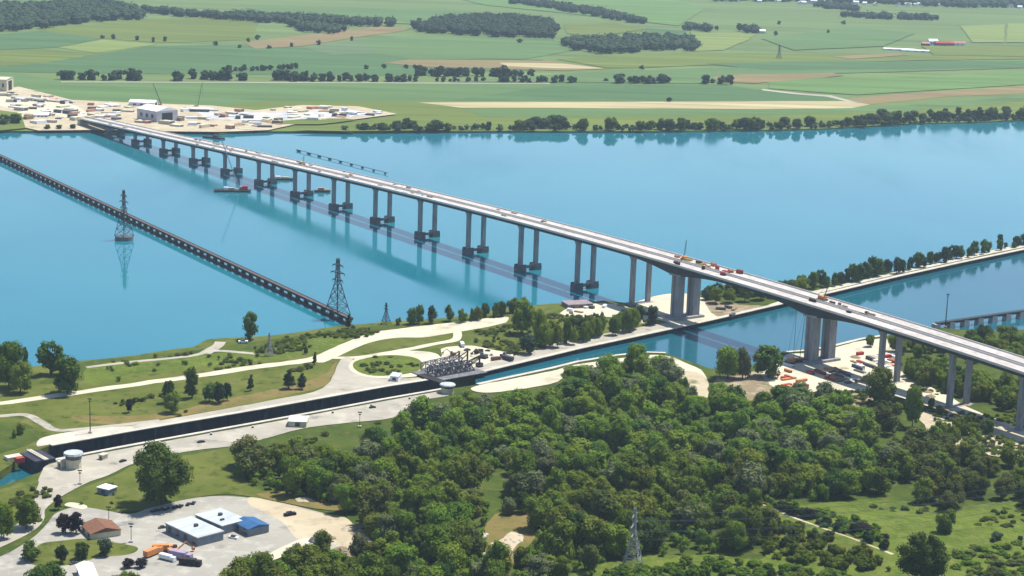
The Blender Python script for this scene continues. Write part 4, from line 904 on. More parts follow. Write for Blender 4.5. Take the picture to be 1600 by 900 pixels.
# ------------------------------------------------------------------ lattice towers
def lattice(name, u, vb, vt, label, base, m, z=LZ, arms=((.62, .5), (.75, .6), (.88, .45)), top=.12, found=None, cat='pylon', rz=None):
    q = P(u, vb, z); lo, hi = 0, 120
    for _ in range(40):
        mid = (lo + hi) / 2
        if proj((q.x, q.y, mid))[1] > vt: lo = mid
        else: hi = mid
    H = lo - z; t = thing(name, (q.x, q.y, z), label, cat, rz=ANG + .3 if rz is None else rz)
    leg = MB(); br = MB(); n = 7; zs = [H * (1 - (1 - k / n) ** 1.15) for k in range(n + 1)]
    def hw(zz): f = zz / H; return base / 2 * max(top, (1 - f * 1.35) if f < .6 else .19 - (f - .6) * .2)
    W = base * .012 + .09
    for sx in (-1, 1):
        for sy in (-1, 1):
            for k in range(n): leg.beam((sx * hw(zs[k]), sy * hw(zs[k]), zs[k]), (sx * hw(zs[k + 1]), sy * hw(zs[k + 1]), zs[k + 1]), W * 1.6)
    for k in range(n):
        a, b = hw(zs[k]), hw(zs[k + 1])
        for sx, sy, ex, ey in ((-1, -1, 1, -1), (1, -1, 1, 1), (1, 1, -1, 1), (-1, 1, -1, -1)):
            br.beam((sx * a, sy * a, zs[k]), (ex * b, ey * b, zs[k + 1]), W); br.beam((ex * a, ey * a, zs[k]), (sx * b, sy * b, zs[k + 1]), W)
            br.beam((sx * b, sy * b, zs[k + 1]), (ex * b, ey * b, zs[k + 1]), W)
    leg.build('legs', m, t); br.build('bracing', m, t)
    for f, l in arms:
        a = MB(); zz = H * f; hwid = base * l
        for sgn in (-1, 1):
            a.beam((0, -hw(zz) if 0 else 0, zz), (sgn * hwid, 0, zz), W * 2); a.beam((0, 0, zz + H * .045), (sgn * hwid, 0, zz), W * 1.4)
            a.beam((sgn * hwid, 0, zz), (sgn * hwid, 0, zz - H * .04), W)
        a.build('cross_arm', m, t)
    if found:
        MB().cone((0, 0, -2 - z), found, found * .95, 5.5, 20).build('foundation', CONC_BASE, t)
    return t, H
lattice('transmission_tower', 194, 369, 297, 'dark lattice pylon on a round concrete base in the river behind the railway bridge', 13, STEEL_D, z=3.4, found=9, arms=((.62, .38), (.75, .45), (.88, .34)))
lattice('transmission_tower', 527, 492, 404, 'dark lattice pylon at the near end of the railway bridge', 15, STEEL_D, arms=((.62, .38), (.75, .5), (.88, .38)))
lattice('transmission_tower', 603, 506, 473, 'short dark lattice mast on the river bank right of the railway bridge end', 6, STEEL_D, arms=((.7, .4), (.85, .3)))
lattice('transmission_tower', 421, 556, 520, 'faint small lattice mast on the grass bank above the gravel road', 5, STEEL_G, arms=((.75, .4), (.88, .3)))
pyl, pyH = lattice('transmission_tower', 988, 884, 794, 'pale grey lattice pylon standing in the front of the dense wood', 9, STEEL_G, arms=((.55, .6), (.72, .75), (.88, .55)), rz=1.25)
lattice('transmission_tower', 1217, 92, 70, 'tiny pylon in the distant fields right of the woods', 10, STEEL_M, z=2)
wm_ = MB(); wb = Vector((pyl.location.x, pyl.location.y, 0)); q2 = P(1780, 790, LZ)
wt = thing('power_line', (wb.x, wb.y, LZ), 'thin pale power cables running right from the pylon in the wood', 'cable')
for f, l in ((.52, .6), (.69, .75), (.85, .55)):
    for sgn in (-1, 1):
        oa = Vector((sgn * 11 * l * cos(1.25), sgn * 11 * l * sin(1.25), pyH * f)); e = Vector((q2.x - wb.x, q2.y - wb.y, 0)) + oa; c = MB()
        for k in range(24):
            a_, b_ = k / 24, (k + 1) / 24; pa = oa.lerp(e, a_) - Vector((0, 0, 9 * 4 * a_ * (1 - a_))); pb = oa.lerp(e, b_) - Vector((0, 0, 9 * 4 * b_ * (1 - b_))); c.beam(pa, pb, .2, n=3)
        c.build('cable', STEEL_G, wt)
lattice('transmission_tower', 1780, 795, 700, 'pale grey lattice pylon beyond the right edge of the wood', 11, STEEL_G, arms=((.55, .6), (.72, .75), (.88, .55)), rz=1.25)

def mast(u, vb, vt, label, z=LZ, r=.35):
    q = P(u, vb, z); s = ppm(u, vb, z); H = (vb - vt) / s
    t = thing('lamp_mast', (q.x, q.y, z), label, 'mast'); MB().cone((0, 0, 0), r, r * .6, H, 8).build('pole', STEEL_D, t)
    c = MB(); c.box((0, 0, H + .3), (2.6, .5, .6)); c.box((0, 0, H - 1.2), (1.4, 1.4, .3)); c.build('lamp_head', STEEL_D, t); MB().box((0, 0, .6), (2.2, 2.2, 1.2)).build('footing', CONC, t)
mast(141, 677, 622, 'tall dark lighting mast on the north side of the lock')
mast(1477, 512, 459, 'tall thin dark mast beside the viaduct beyond the bridge', r=.5)
mast(562, 668, 644, 'short lamp post on the lock apron right of the green roofed hut', r=.2)
mast(170, 815, 792, 'lamp post at the corner of the brown roofed house', r=.2)
mast(205, 848, 818, 'lamp post on the yard right of the brown roofed house', r=.2)
mast(125, 757, 735, 'lamp post beside the road below the lock gate cabin', r=.2)

# ------------------------------------------------------------------ lock gates and cabins
def local(u, v, z, o): q = P(u, v, z); return (q.x - o.x, q.y - o.y, 0)
gq = P(62, 727, LZ); lk_dir = (P(600, 612, LZ) - P(200, 683, LZ)); lang = atan2(lk_dir.y, lk_dir.x)
g = thing('lock_gate', (gq.x, gq.y, 0), 'big dark steel gate block closing the left end of the lock', 'lock gate', rz=lang)
MB().box((4, 11, -5), (13, 21, 21)).build('gate_leaf', mat('gate_steel', (0.055, 0.055, 0.075), (0.035, 0.035, 0.05), 0.3), g)
c = MB(); c.box((4, 11, 6.0), (3, 24, .5))
for k in range(9): c.beam((2.6, k * 2.9 - 1, 6.2), (2.6, k * 2.9 - 1, 7.4), .15)
c.beam((2.6, -1, 7.4), (2.6, 23, 7.4), .15); c.build('catwalk', COPING, g)
c = MB(); c.box((-7, 12, 4.5), (5, 4, 3)); c.build('winch_house', RED, g)
c = MB(); c.box((-4, 20, 4.0), (16, 6, 2)); c.build('pier_head', COPING, g)
gq = P(705, 584, LZ); g = thing('lock_gate', (gq.x, gq.y, LZ), 'grey steel lattice lift span and dark gates at the right end of the lock', 'lock gate', rz=lang)
def truss(mb, L, W, H, z0, n, w=.45):
    for y in (-W / 2, W / 2):
        for z in (z0, z0 + H): mb.beam((-L / 2, y, z), (L / 2, y, z), w * 1.3)
        for k in range(n):
            x0, x1 = -L / 2 + L * k / n, -L / 2 + L * (k + 1) / n
            mb.beam((x0, y, z0), (x0, y, z0 + H), w); mb.beam((x0, y, z0 + (H if k % 2 else 0)), (x1, y, z0 + (0 if k % 2 else H)), w)
    for k in range(n + 1):
        x0 = -L / 2 + L * k / n
        for z in (z0, z0 + H): mb.beam((x0, -W / 2, z), (x0, W / 2, z), w)
        if k < n: mb.beam((x0, -W / 2, z0 + H), (x0 + L / n, W / 2, z0 + H), w)
c = MB(); truss(c, 36, 9, 5.5, 1.0, 8, .6); c.build('lattice_span', STEEL_M, g)
c = MB(); truss(c, 34, 9, 5, 1.0, 7, .5); o = c.build('lattice_span', mat('weathered_steel', (0.22, 0.21, 0.23), (0.15, 0.14, 0.16), .4), g); o.location = (4, 16, 0); o.rotation_euler = (0, 0, .12)
MB().box((0, 2, .6), (46, 30, .5)).build('road_deck', mat('gate_deck', (0.16, 0.155, 0.165), (0.10, 0.10, 0.11), .3, c3=(.3, .29, .3), scale2=.6), g)
MB().box((-22, -6, -6), (7, 26, 15)).build('gate_leaf', STEEL_D, g)
for (x, y, h_) in ((24, 12, 11), (29, 4, 8), (21, 18, 10), (33, 9, 7)):
    c = MB(); c.beam((x, y, -1), (x, y, h_), .9); c.beam((x, y, h_), (x - 9, y + 3, h_ * .45), .6); c.beam((x - 9, y + 3, 0), (x, y, h_ * .8), .5); c.box((x, y, 0), (4, 4, 3)); c.build('hoist_frame', STEEL_D, g)

def building(name, roof_pts, zr, label, wall, roof, cat='building', gable=False, z=LZ, door=True, roofh=.5, rows=1):
    "roof corners (left, top, right, bottom) at eaves level zr above ground"
    q = [P(u, v, z + zr) for u, v in roof_pts]; c = (q[0] + q[1] + q[2] + q[3]) / 4
    a = ((q[3] - q[0]) + (q[2] - q[1])) / 2; b = ((q[1] - q[0]) + (q[2] - q[3])) / 2
    L = hypot(a.x, a.y); ang = atan2(a.y, a.x); W = abs((-sin(ang)) * b.x + cos(ang) * b.y)
    t = thing(name, (c.x, c.y, z), label, cat, rz=ang)
    MB().box((0, 0, zr / 2 - .1), (L, W, zr + .2)).build('wall', wall, t)
    if gable: MB().gable(L, W, roofh, e=.5, z=zr).build('roof', roof, t)
    else:
        r = MB(); r.box((0, 0, zr + roofh / 2), (L + .8, W + .8, roofh)); r.build('roof', roof, t)
    if door:
        n = max(1, int(L / 7)); 
        for k in range(n):
            x = -L / 2 + L * (k + .5) / n
            MB().box((x, -W / 2 - .05, zr * .5), (min(3.0, L / n * .45), .12, zr * .62)).build('door' if k % 2 == 0 else 'window', GLASS if k % 2 else STEEL_M, t)
    return t, L, W
t, L, W = building('warehouse', [(261, 818), (297, 808), (347, 829), (311, 843)], 5.0, 'pale roofed long warehouse nearest the orange trucks', WALLG, ROOFG)
MB().box((0, 1, 6.1), (1.8, 1.8, 1.6)).build('roof_vent', STEEL_M, t)
t, L, W = building('warehouse', [(307, 805), (342, 795), (384, 811), (349, 824)], 5.0, 'pale roofed warehouse between the long one and the blue roof', WALLG, ROOFG)
MB().box((-2, 1, 6.1), (1.8, 1.8, 1.6)).build('roof_vent', STEEL_M, t)
MB().box((5, -3, 5.9), (1.2, 2.2, 1.0)).build('skylight', GLASS, t)
building('storage_hall', [(368, 816), (394, 807), (417, 818), (392, 829)], 4.6, 'low hall with a bright blue roof beside the warehouses', WALLG, BLUE, gable=True, roofh=1.6)
t, L, W = building('house', [(132, 821), (168, 811), (188, 824), (143, 838)], 3.6, 'small house with a brown tiled roof among dark trees', CREAM, BROWN, gable=True, roofh=2.4)
building('shed', [(154, 762), (163, 757), (180, 760), (172, 767)], 3.6, 'small white roofed shed on the grass left of the huge tree', WALLG, WHITE)
building('shed', [(122, 886), (141, 876), (152, 898), (130, 912)], 4.5, 'bright white roofed shed cut by the bottom edge', WHITE, WHITE, gable=True, roofh=1.5)
building('hut', [(450, 658), (456, 649), (483, 650), (478, 659)], 4.0, 'hut with a pale green roof on the lock apron', CREAM, GREENR, gable=True, roofh=1.2)
def cabin(u, v, r, h, label):
    q = P(u, v, LZ); t = thing('gate_cabin', (q.x, q.y, LZ), label, 'cabin')
    MB().cone((0, 0, -.1), r, r, h * .62, 10).build('wall', CREAM, t); MB().cone((0, 0, h * .62 - .1), r * 1.02, r * 1.08, h * .28, 10).build('window_band', GLASS, t)
    MB().cone((0, 0, h * .9 - .1), r * 1.3, r * 1.2, h * .12, 10).build('roof', ROOFG, t); return t
cabin(115, 731, 4.7, 9.5, 'round grey roofed control cabin beside the left lock gate')
cabin(699, 614, 4.4, 6.5, 'round white roofed control cabin beside the right lock gate')
building('hut', [(92, 722), (98, 717), (105, 719), (99, 724)], 4, 'tiny pale hut left of the round cabin at the left lock gate', CREAM, COPING)
building('hut', [(609, 588), (615, 583), (627, 584), (622, 589)], 3.4, 'tiny white hut on the north side of the lock below the grass oval', WHITE, WHITE)
building('hut', [(156, 711), (160, 708), (167, 709), (162, 713)], 3, 'tiny pale hut at the south edge of the lock near the cabin', CREAM, COPING)
building('quarry_shed', [(880, 477), (886, 471), (922, 468), (920, 476)], 3.0, 'low grey brown shed on the river bank left of the last river pier', mat('shed_wall', (0.22, 0.18, 0.19)), mat('shed_roof', (0.27, 0.22, 0.23), (0.2, .17, .18), .2))

# vehicles
def vehicle(u, v, kind, paint, label, rz=0.0, z=LZ, group=None, s=1.0):
    q = P(u, v, z); t = thing(kind, (q.x, q.y, z), label, 'truck' if 'truck' in kind else ('car' if 'car' in kind else 'machine'), group, rz); t.scale = (s, s, s)
    if kind == 'parked_car':
        b = MB(); b.box((0, 0, .75), (4.5, 1.8, .8)); b.build('body', paint, t); MB().box((-.2, 0, 1.42), (2.4, 1.6, .6), taper=.8).build('cabin', GLASS, t); wx = (-1.4, 1.4); wr = .34; wy = .85
    elif 'truck' in kind:
        MB().box((3.6, 0, 1.7), (2.2, 2.4, 2.2), taper=.93).build('cab', paint, t); MB().box((-1.3, 0, 2.1), (7.2, 2.5, 2.3)).build('cargo_box', paint, t); MB().box((0, 0, .75), (9.2, 1.2, .4)).build('chassis', STEEL_D, t); wx = (-3.6, -2.3, 3.4); wr = .5; wy = 1.1
    else:
        MB().box((0, 0, 1.6), (4.2, 3.0, 2.2)).build('body', paint, t); MB().box((1.2, .6, 3.1), (1.6, 1.4, 1.6)).build('cab', GLASS, t)
        c = MB(); c.beam((1.6, -.6, 2), (6, -.6, 5.2), .5); c.beam((6, -.6, 5.2), (9, -.6, 2.0), .4); c.box((9, -.6, 1.6), (1.2, 1.4, 1.2)); c.build('boom', paint, t)
        for y in (-1.3, 1.3): MB().box((0, y, .45), (4.8, .7, .9)).build('track', BLACK, t)
        return t
    for x in wx:
        for y in (-wy, wy):
            w = MB(); w.beam((x, y - .15, wr), (x, y + .15, wr), wr * 2, n=10); w.build('wheel', BLACK, t)
    return t
vehicle(240, 868, 'dump_truck', ORANGE, 'orange dump truck leftmost of the parked trucks', 1.0, s=1.25)
vehicle(256, 862, 'dump_truck', ORANGE, 'orange truck in the middle of the parked trucks', .2, s=1.25)
vehicle(270, 866, 'excavator', ORANGE, 'orange excavator beside the parked trucks', .5, s=1.2)
vehicle(283, 874, 'box_truck', MAUVE, 'mauve covered truck right of the orange trucks', -.4, s=1.35)
vehicle(298, 884, 'box_truck', STEEL_D, 'dark truck at the right end of the parked trucks', -.2, s=1.2)
vehicle(262, 876, 'box_truck', WHITE, 'white truck in front of the orange ones', -.5)
for k, (u, v) in enumerate([(241, 800), (250, 798), (259, 797), (274, 794), (282, 793), (294, 790), (302, 788)]):
    vehicle(u, v, 'parked_car', BLACK, 'dark car parked in the row along the upper edge of the yard', .9 + .1 * k, group='dark cars parked along the yard edge')
vehicle(453, 806, 'parked_car', BLACK, 'black car alone on the gravel right of the blue roof', .6, s=1.5)
vehicle(365, 842, 'parked_car', WHITE, 'white car beside the warehouses', -.4, s=1.2)
vehicle(254, 826, 'parked_car', STEEL_M, 'grey car at the left end of the long warehouse', .4)
vehicle(405, 832, 'parked_car', RED, 'red car below the blue roof', .4, s=1.2)
vehicle(314, 692, 'parked_car', BLACK, 'dark car parked on the lock apron', .6)
vehicle(582, 638, 'parked_car', BLACK, 'dark car on the lock apron near the wood', .6)
vehicle(192, 722, 'parked_car', BLACK, 'dark car at the edge of the lock apron beside the huge tree', .9)
vehicle(380, 536, 'parked_car', WHITE, 'white van shaped car under the lone tree by the river', .2, s=1.6)
vehicle(115, 882, 'parked_car', STEEL_M, 'grey car beside the white roofed shed', .8)
# clutter round the right lock gate and on the aprons
for k, (u, v) in enumerate([(748, 552), (756, 560), (768, 556), (775, 563), (786, 559), (730, 548), (722, 541), (708, 556), (762, 549), (793, 563)]):
    vehicle(u, v, ['box_truck', 'excavator', 'parked_car'][k % 3], [STEEL_D, STEEL_M, WHITE, BROWN][k % 4], ['covered truck', 'excavator', 'car'][k % 3] + ' among the machinery on the pale ground right of the lock lattice span', rnd.uniform(0, 3), group=['trucks', 'excavators', 'cars'][k % 3] + ' right of the lock lattice span', s=rnd.uniform(.8, 1.2))
for k, (u, v) in enumerate([(250, 694), (330, 680), (395, 669), (452, 659), (520, 646), (580, 635), (640, 624)]):
    q = P(u, v, LZ); b = thing('bollard', (q.x, q.y, LZ), 'dark mooring post with a pale cap along the south side of the lock', 'bollard', 'mooring posts along the lock', rnd.uniform(0, 3))
    MB().cone((0, 0, 0), .7, .6, 1.3, 8).build('post', STEEL_D, b); MB().cone((0, 0, 1.3), .9, .8, .3, 8).build('cap', COPING, b)
# debris beside the yard
def pile(name, u, v, r, h, m, label, z=LZ, group=None, cat='pile'):
    q = P(u, v, z); rr = random.Random(int(u * 7 + v)); n = 14; vs = [(0, 0, h)]
    for ring, (k, zz) in enumerate(((.45, .72), (.8, .3), (1, -.05))):
        for i in range(n): a = 2 * pi * i / n; f = r * k * rr.uniform(.75, 1.2); vs.append((f * cos(a) * 1.3, f * sin(a), h * zz * rr.uniform(.8, 1.15)))
    fs = [(0, 1 + i, 1 + (i + 1) % n) for i in range(n)] + [(1 + g * n + i, 1 + (g + 1) * n + i, 1 + (g + 1) * n + (i + 1) % n, 1 + g * n + (i + 1) % n) for g in (0, 1) for i in range(n)]
    o = link_mesh(name, vs, fs, m); o.location = (q.x, q.y, z); o.rotation_euler = (0, 0, rr.uniform(0, 3)); return tag(o, label, cat, group)
for k, (u, v, r_) in enumerate([(492, 845, 4), (505, 848, 5), (515, 842, 4), (500, 838, 3.5), (545, 828, 4.5), (560, 824, 5), (572, 822, 4), (565, 832, 3), (475, 782, 5), (535, 860, 4), (552, 866, 5)]):
    pile('rubble_pile', u, v, r_, rnd.uniform(1.2, 2.6), rnd.choice([SOIL, CONC, STEEL_M, SAND]), 'low pile of spoil on the gravel at the right of the service yard', group='spoil piles at the right of the yard')
for k in range(16):
    u = rnd.uniform(755, 815); v = rnd.uniform(832, 872)
    pile('boulder', u, v, rnd.uniform(1, 2.2), rnd.uniform(.8, 1.6), COPING, 'pale stone block lying in the bare clearing of the wood', group='stone blocks in the bare clearing', cat='rock')

# ------------------------------------------------------------------ work site at the near main pier
def container(u, v, m, label, L=9.0, rz=None, z=LZ, group=None, h=2.8, name='site_container', w=2.8):
    q = P(u, v, z); t = thing(name, (q.x, q.y, z), label, 'container', group, rnd.uniform(0, 3.1) if rz is None else rz)
    MB().box((0, 0, h / 2), (L, w, h)).build('body', m, t)
    MB().box((0, 0, h + .04), (L + .15, w + .15, .12)).build('lid', m, t)
    MB().box((L / 2 + .06, 0, h / 2), (.1, w * .8, h * .85)).build('door', STEEL_M if m is not STEEL_M else WHITE, t); return t
cols = [(RED, 'red'), (ORANGE, 'orange'), (WHITE, 'white'), (STEEL_M, 'dark grey'), (SOIL, 'rusty brown')]
for k in range(54):
    for _ in range(30):
        u, v = rnd.uniform(1195, 1400), rnd.uniform(555, 612)
        if inside(u, v, [(1198, 588), (1230, 562), (1345, 538), (1395, 545), (1410, 580), (1330, 606), (1230, 610)]) and not (1255 < u < 1312 and 545 < v < 580): break
    redz = u < 1300 and v > 575
    m, cn = rnd.choice(cols[:2] + cols[:1]) if redz or rnd.random() < .25 else rnd.choice(cols[2:])
    container(u, v, m, cn + ' stack of formwork and steel on the sandy site around the near main pier', L=rnd.uniform(5, 14), group=cn + ' stacks on the near site', h=rnd.uniform(1.0, 2.8), name='material_stack', rz=ANG + rnd.choice([0, .1, pi / 2, -.1]), w=rnd.uniform(1.6, 3.2))
for k in range(10):
    u, v = rnd.uniform(1300, 1400), rnd.uniform(548, 590)
    pile('sand_pile', u, v, rnd.uniform(3, 6), rnd.uniform(1.5, 3), rnd.choice([SAND, SOIL]), 'pile of sand on the site behind the first land piers', group='sand piles on the near site')
for k in range(18):
    u = rnd.uniform(890, 1150); v = 480 + rnd.uniform(-4, 16) if u > 960 else 480 + rnd.uniform(0, 10)
    if 1040 < u < 1105: continue
    m, cn = rnd.choice(cols[2:])
    container(u, v, m, cn + ' stack of materials on the pale ground around the far main pier', L=rnd.uniform(4, 9), group=cn + ' stacks around the far main pier', h=rnd.uniform(1.0, 2.6), name='material_stack')
for k in range(16):
    s = rnd.uniform(1360, 1560); q = bpt(s, rnd.uniform(-14, 30), LZ); u, v, d = proj(q)
    pile('spoil_heap', u, v, rnd.uniform(2, 5), rnd.uniform(1, 2.4), rnd.choice([SOIL, SAND, GRAVEL]), 'heap of spoil under the land approach spans', group='spoil heaps under the approach')
def crane(u, v, vt, label, z=LZ, lean=.25, rz=0.0, m=STEEL_M, body=ORANGE, w=.5, loc3=None, H=None):
    if loc3 is None:
        q = P(u, v, z); s = ppm(u, v, z); H = (v - vt) / s
    else: q = Vector(loc3); z = q.z
    t = thing('crawler_crane', (q.x, q.y, z), label, 'crane', rz=rz)
    MB().box((0, 0, 2.2), (6, 3.6, 2.6)).build('body', body, t)
    for y in (-2.2, 2.2): MB().box((0, y, .6), (7, 1.0, 1.2)).build('track', BLACK, t)
    c = MB(); L = H; dx = H * lean
    for sy in (-1, 1):
        for a in (-1, 1): c.beam((2, sy * w * 1.4, 2.5 + a * w), (2 + dx, sy * w * .6, H), w * .45)
    nseg = max(6, int(H / 4))
    for k in range(nseg):
        f0, f1 = k / nseg, (k + 1) / nseg; x0, x1 = 2 + dx * f0, 2 + dx * f1; z0, z1 = 2.5 + (H - 2.5) * f0, 2.5 + (H - 2.5) * f1
        c.beam((x0, -w, z0), (x1, w, z1), w * .3); c.beam((x0, w, z0), (x1, -w, z1), w * .3)
    c.build('boom', m, t)
    c = MB(); c.beam((2 + dx, 0, H), (2 + dx, 0, max(3, H * .4)), .12); c.beam((2 + dx, 0, H), (-2.5, 0, 5), .12); c.build('cable', STEEL_D, t)
    return t
crane(250, 166, 130, 'dark lattice boom crane behind the white halls on the far shore', z=2, lean=-.35, rz=.1, w=.9)
crane(307, 168, 128, 'second lattice boom crane right of the large white hall on the far shore', z=2, lean=.18, w=.7)
crane(1245, 566, 470, 'tall thin crane standing left of the near main pier', lean=.05, m=STEEL_M, w=.45)
crane(1235, 568, 480, 'shorter thin crane left of the tall crane at the near main pier', lean=.0, m=STEEL_M, w=.35)
crane(0, 0, 0, 'small crane with a thin boom on the deck above the far main pier', loc3=bpt(1098, 14, dz(1098) + 3.75), H=18, lean=-.5, rz=ANG + 2.6, w=.35)
crane(0, 0, 0, 'small crane on the deck above the near main pier', loc3=bpt(1262, 14, dz(1262) + 3.75), H=15, lean=.3, rz=ANG, w=.35)
crane(0, 0, 0, 'yellow crane on the deck over the second barge', loc3=bpt(432, 13, dz(432) + 3.75), H=11, lean=.3, rz=ANG, body=YELL, w=.3)
# formwork travellers and materials on the deck
def on_deck(s, t, m, L, w, h, label, group, name='material_stack', cat='stack'):
    q = bpt(s, t, dz(s) + 3.72); th = thing(name, q, label, cat, group, ANG)
    MB().box((0, 0, h / 2), (L, w, h)).build('load', m, th)
    c = MB(); c.box((-L * .3, 0, h + .12), (.3, w + .2, .24)); c.box((L * .3, 0, h + .12), (.3, w + .2, .24)); c.build('strap', STEEL_M, th)
for k in range(48):
    s = rnd.choice([rnd.uniform(-100, 700), rnd.uniform(200, 900)]); t_ = rnd.choice([0, SEP, SEP]) + rnd.uniform(-4, 4); m, cn = rnd.choice([(SOIL, 'brown'), (WHITE, 'white'), (SOIL, 'brown'), (COPING, 'pale'), (ORANGE, 'orange'), (SOIL, 'brown')])
    on_deck(s, t_, m, rnd.uniform(2, 9), rnd.uniform(1, 2.2), rnd.uniform(.3, 1.3), cn + ' stack of building material lying on the river part of the bridge deck', cn + ' stacks on the bridge deck')
for k in range(18):
    s = rnd.uniform(1085, 1165); t_ = rnd.choice([-3, 0, 4, SEP - 4, SEP, SEP + 4]); m, cn = rnd.choice([(RED, 'red'), (ORANGE, 'orange'), (STEEL_D, 'black'), (YELL, 'yellow')])
    on_deck(s, t_, m, rnd.uniform(2, 7), rnd.uniform(1.4, 3), rnd.uniform(1, 3.2), cn + ' formwork and machinery on the deck above the far main pier', cn + ' formwork above the far main pier', 'formwork', 'formwork')
for k in range(9):
    s = rnd.uniform(1245, 1320); m, cn = rnd.choice([(SOIL, 'brown'), (STEEL_D, 'black')])
    on_deck(s, rnd.choice([4, 8, SEP - 3]), m, rnd.uniform(2, 8), rnd.uniform(1, 2), rnd.uniform(.8, 2), cn + ' equipment on the deck above the near main pier', cn + ' equipment above the near main pier', 'formwork', 'formwork')

# ------------------------------------------------------------------ boats, barges, floating line
def barge(u, v, L, W, label, rz, gear, name='barge'):
    q = P(u, v, 0); t = thing(name, (q.x, q.y, 0), label, 'barge', rz=rz)
    h = MB(); a, b = L / 2, W / 2
    vs = [(-a, -b, 1.8), (a, -b, 1.8), (a + 1.5, 0, 1.8), (a, b, 1.8), (-a, b, 1.8), (-a + 1.5, -b, -.5), (a - 1.5, -b, -.5), (a - .5, 0, -.5), (a - 1.5, b, -.5), (-a + 1.5, b, -.5)]
    h.add(vs, [(0, 1, 2, 3, 4), (9, 8, 7, 6, 5), (0, 5, 6, 1), (1, 6, 7, 2), (2, 7, 8, 3), (3, 8, 9, 4), (4, 9, 5, 0)]); h.build('hull', STEEL_D, t)
    for (x, y, l, w, hh, m, nm) in gear: MB().box((x, y, 1.8 + hh / 2), (l, w, hh)).build(nm, m, t)
    return t
bg1 = barge(363, 299, 40, 13, 'dark work barge with pinkish cabins and a tall thin crane left of the bridge', .12, [(-7, 0, 5, 4, 3, WHITE, 'cabin'), (-1, 1, 6, 5, 2.4, mat('pinkish', (.5, .3, .25)), 'deck_load'), (5, -1, 4, 3, 2, WHITE, 'deck_load'), (14, 0, 6, 6, 4.5, RED, 'winch_house'), (10, 3, 5, 3, 3, SOIL, 'deck_load')])
c = MB()
for sy in (-1, 1):
    for sx in (-1, 1): c.beam((8 + sx * .7, sy * .7, 3), (-12 + sx * .4, sy * .4, 58), .28)
for k in range(18):
    f0, f1 = k / 18, (k + 1) / 18; c.beam((8 - 20 * f0, -.7, 3 + 55 * f0), (8 - 20 * f1, .7, 3 + 55 * f1), .2); c.beam((8 - 20 * f0, .7, 3 + 55 * f0), (8 - 20 * f1, -.7, 3 + 55 * f1), .2)
c.build('crane_boom', mat('pale_boom', (.30, .40, .44), (.26, .35, .4), .3), bg1)
barge(440, 281, 26, 10, 'pale loaded barge moored behind the fifth river pier', .1, [(-5, 0, 7, 4, 2.5, WHITE, 'cabin'), (4, 1, 9, 4, 1.6, SAND, 'deck_load'), (-9, 0, 3, 3, 4, SOIL, 'winch_house')])
barge(503, 300, 18, 8, 'small barge with an orange cabin behind the sixth river pier', .1, [(-1, 0, 7, 4, 3.2, ORANGE, 'cabin'), (6, 0, 3, 3, 1.5, YELL, 'deck_load')])
barge(334, 216, 32, 9, 'grey boat moored close to the far shore beyond the deck', -.5, [(4, 0, 8, 5, 3, STEEL_M, 'cabin')])
barge(540, 208, 26, 8, 'slanting grey barge against the far shore at the right of the yard', -.9, [(3, 0, 6, 4, 2.5, STEEL_M, 'cabin')])
barge(384, 206, 34, 9, 'white topped barge at the jetty on the far shore', -.3, [(0, 0, 22, 6, 2.5, GRAVEL, 'deck_load')])
fa = P(463, 236, 0); fb = P(606, 273, 0); fv_ = Vector((fb.x - fa.x, fb.y - fa.y)); FLn = fv_.length
fl = thing('floating_walkway', (fa.x, fa.y, 0), 'thin dark floating walkway on pontoons in the river beyond the bridge', 'walkway', rz=atan2(fv_.y, fv_.x))
MB().box((FLn / 2, 0, 2.0), (FLn, 1.0, .4)).build('walkway', STEEL_D, fl)
for k in range(9): MB().box((6 + k * (FLn - 12) / 8, 0, .9), (8 - k * .8, 2.0, 1.2)).build('pontoon', STEEL_D, fl)

# ------------------------------------------------------------------ far shore yard
def hall(u, v, L, W, h, rz, label, wall=WHITE, roof=WHITE, rh=2.5, z=2.0, name='hall', cat='building', group=None):
    q = P(u, v, z); t = thing(name, (q.x, q.y, z), label, cat, group, rz)
    MB().box((0, 0, h / 2), (L, W, h)).build('wall', wall, t); MB().gable(L, W, rh, e=.6, z=h).build('roof', roof, t)
    MB().box((L / 2 + .1, 0, h * .42), (.2, W * .5, h * .8)).build('door', STEEL_D, t)
    for k in range(3): MB().box((L * (k - 1) * .28, -W / 2 - .1, h * .55), (L * .12, .2, h * .3)).build('window', GLASS, t)
    return t
hall(224, 166, 38, 22, 7, -.05, 'long white hall behind the large hall on the far shore', rh=3)
hall(246, 189, 46, 36, 17, -.75, 'large white hall with a mauve end wall on the far shore', wall=mat('hall_wall', (.50, .50, .56)), rh=5)
hall(313, 176, 26, 12, 6, .1, 'low white roofed hall with a dark front right of the large hall', wall=STEEL_M, rh=2)
hall(3, 142, 26, 40, 20, 0.0, 'tall cream block at the left edge of the far shore', wall=CREAM, roof=CREAM, rh=2)
hall(66, 184, 18, 14, 5, .2, 'small white hall near the left end of the bridge abutment', rh=2)
hall(45, 158, 60, 10, 5, -.45, 'first long pale shed on the slope at the upper left of the yard', wall=CREAM, roof=COPING, rh=2)
hall(88, 161, 50, 9, 4, -.45, 'second long pale shed on the slope at the upper left of the yard', wall=CREAM, roof=COPING, rh=2)
FC = [(WHITE, 'white'), (WHITE, 'white'), (WHITE, 'white'), (COPING, 'pale'), (SOIL, 'brown'), (SAND, 'sandy'), (STEEL_M, 'grey'), (STEEL_M, 'grey'), (CREAM, 'cream'), (CREAM, 'cream'), (mat('rose_paint', (.5, .27, .2)), 'rose')]
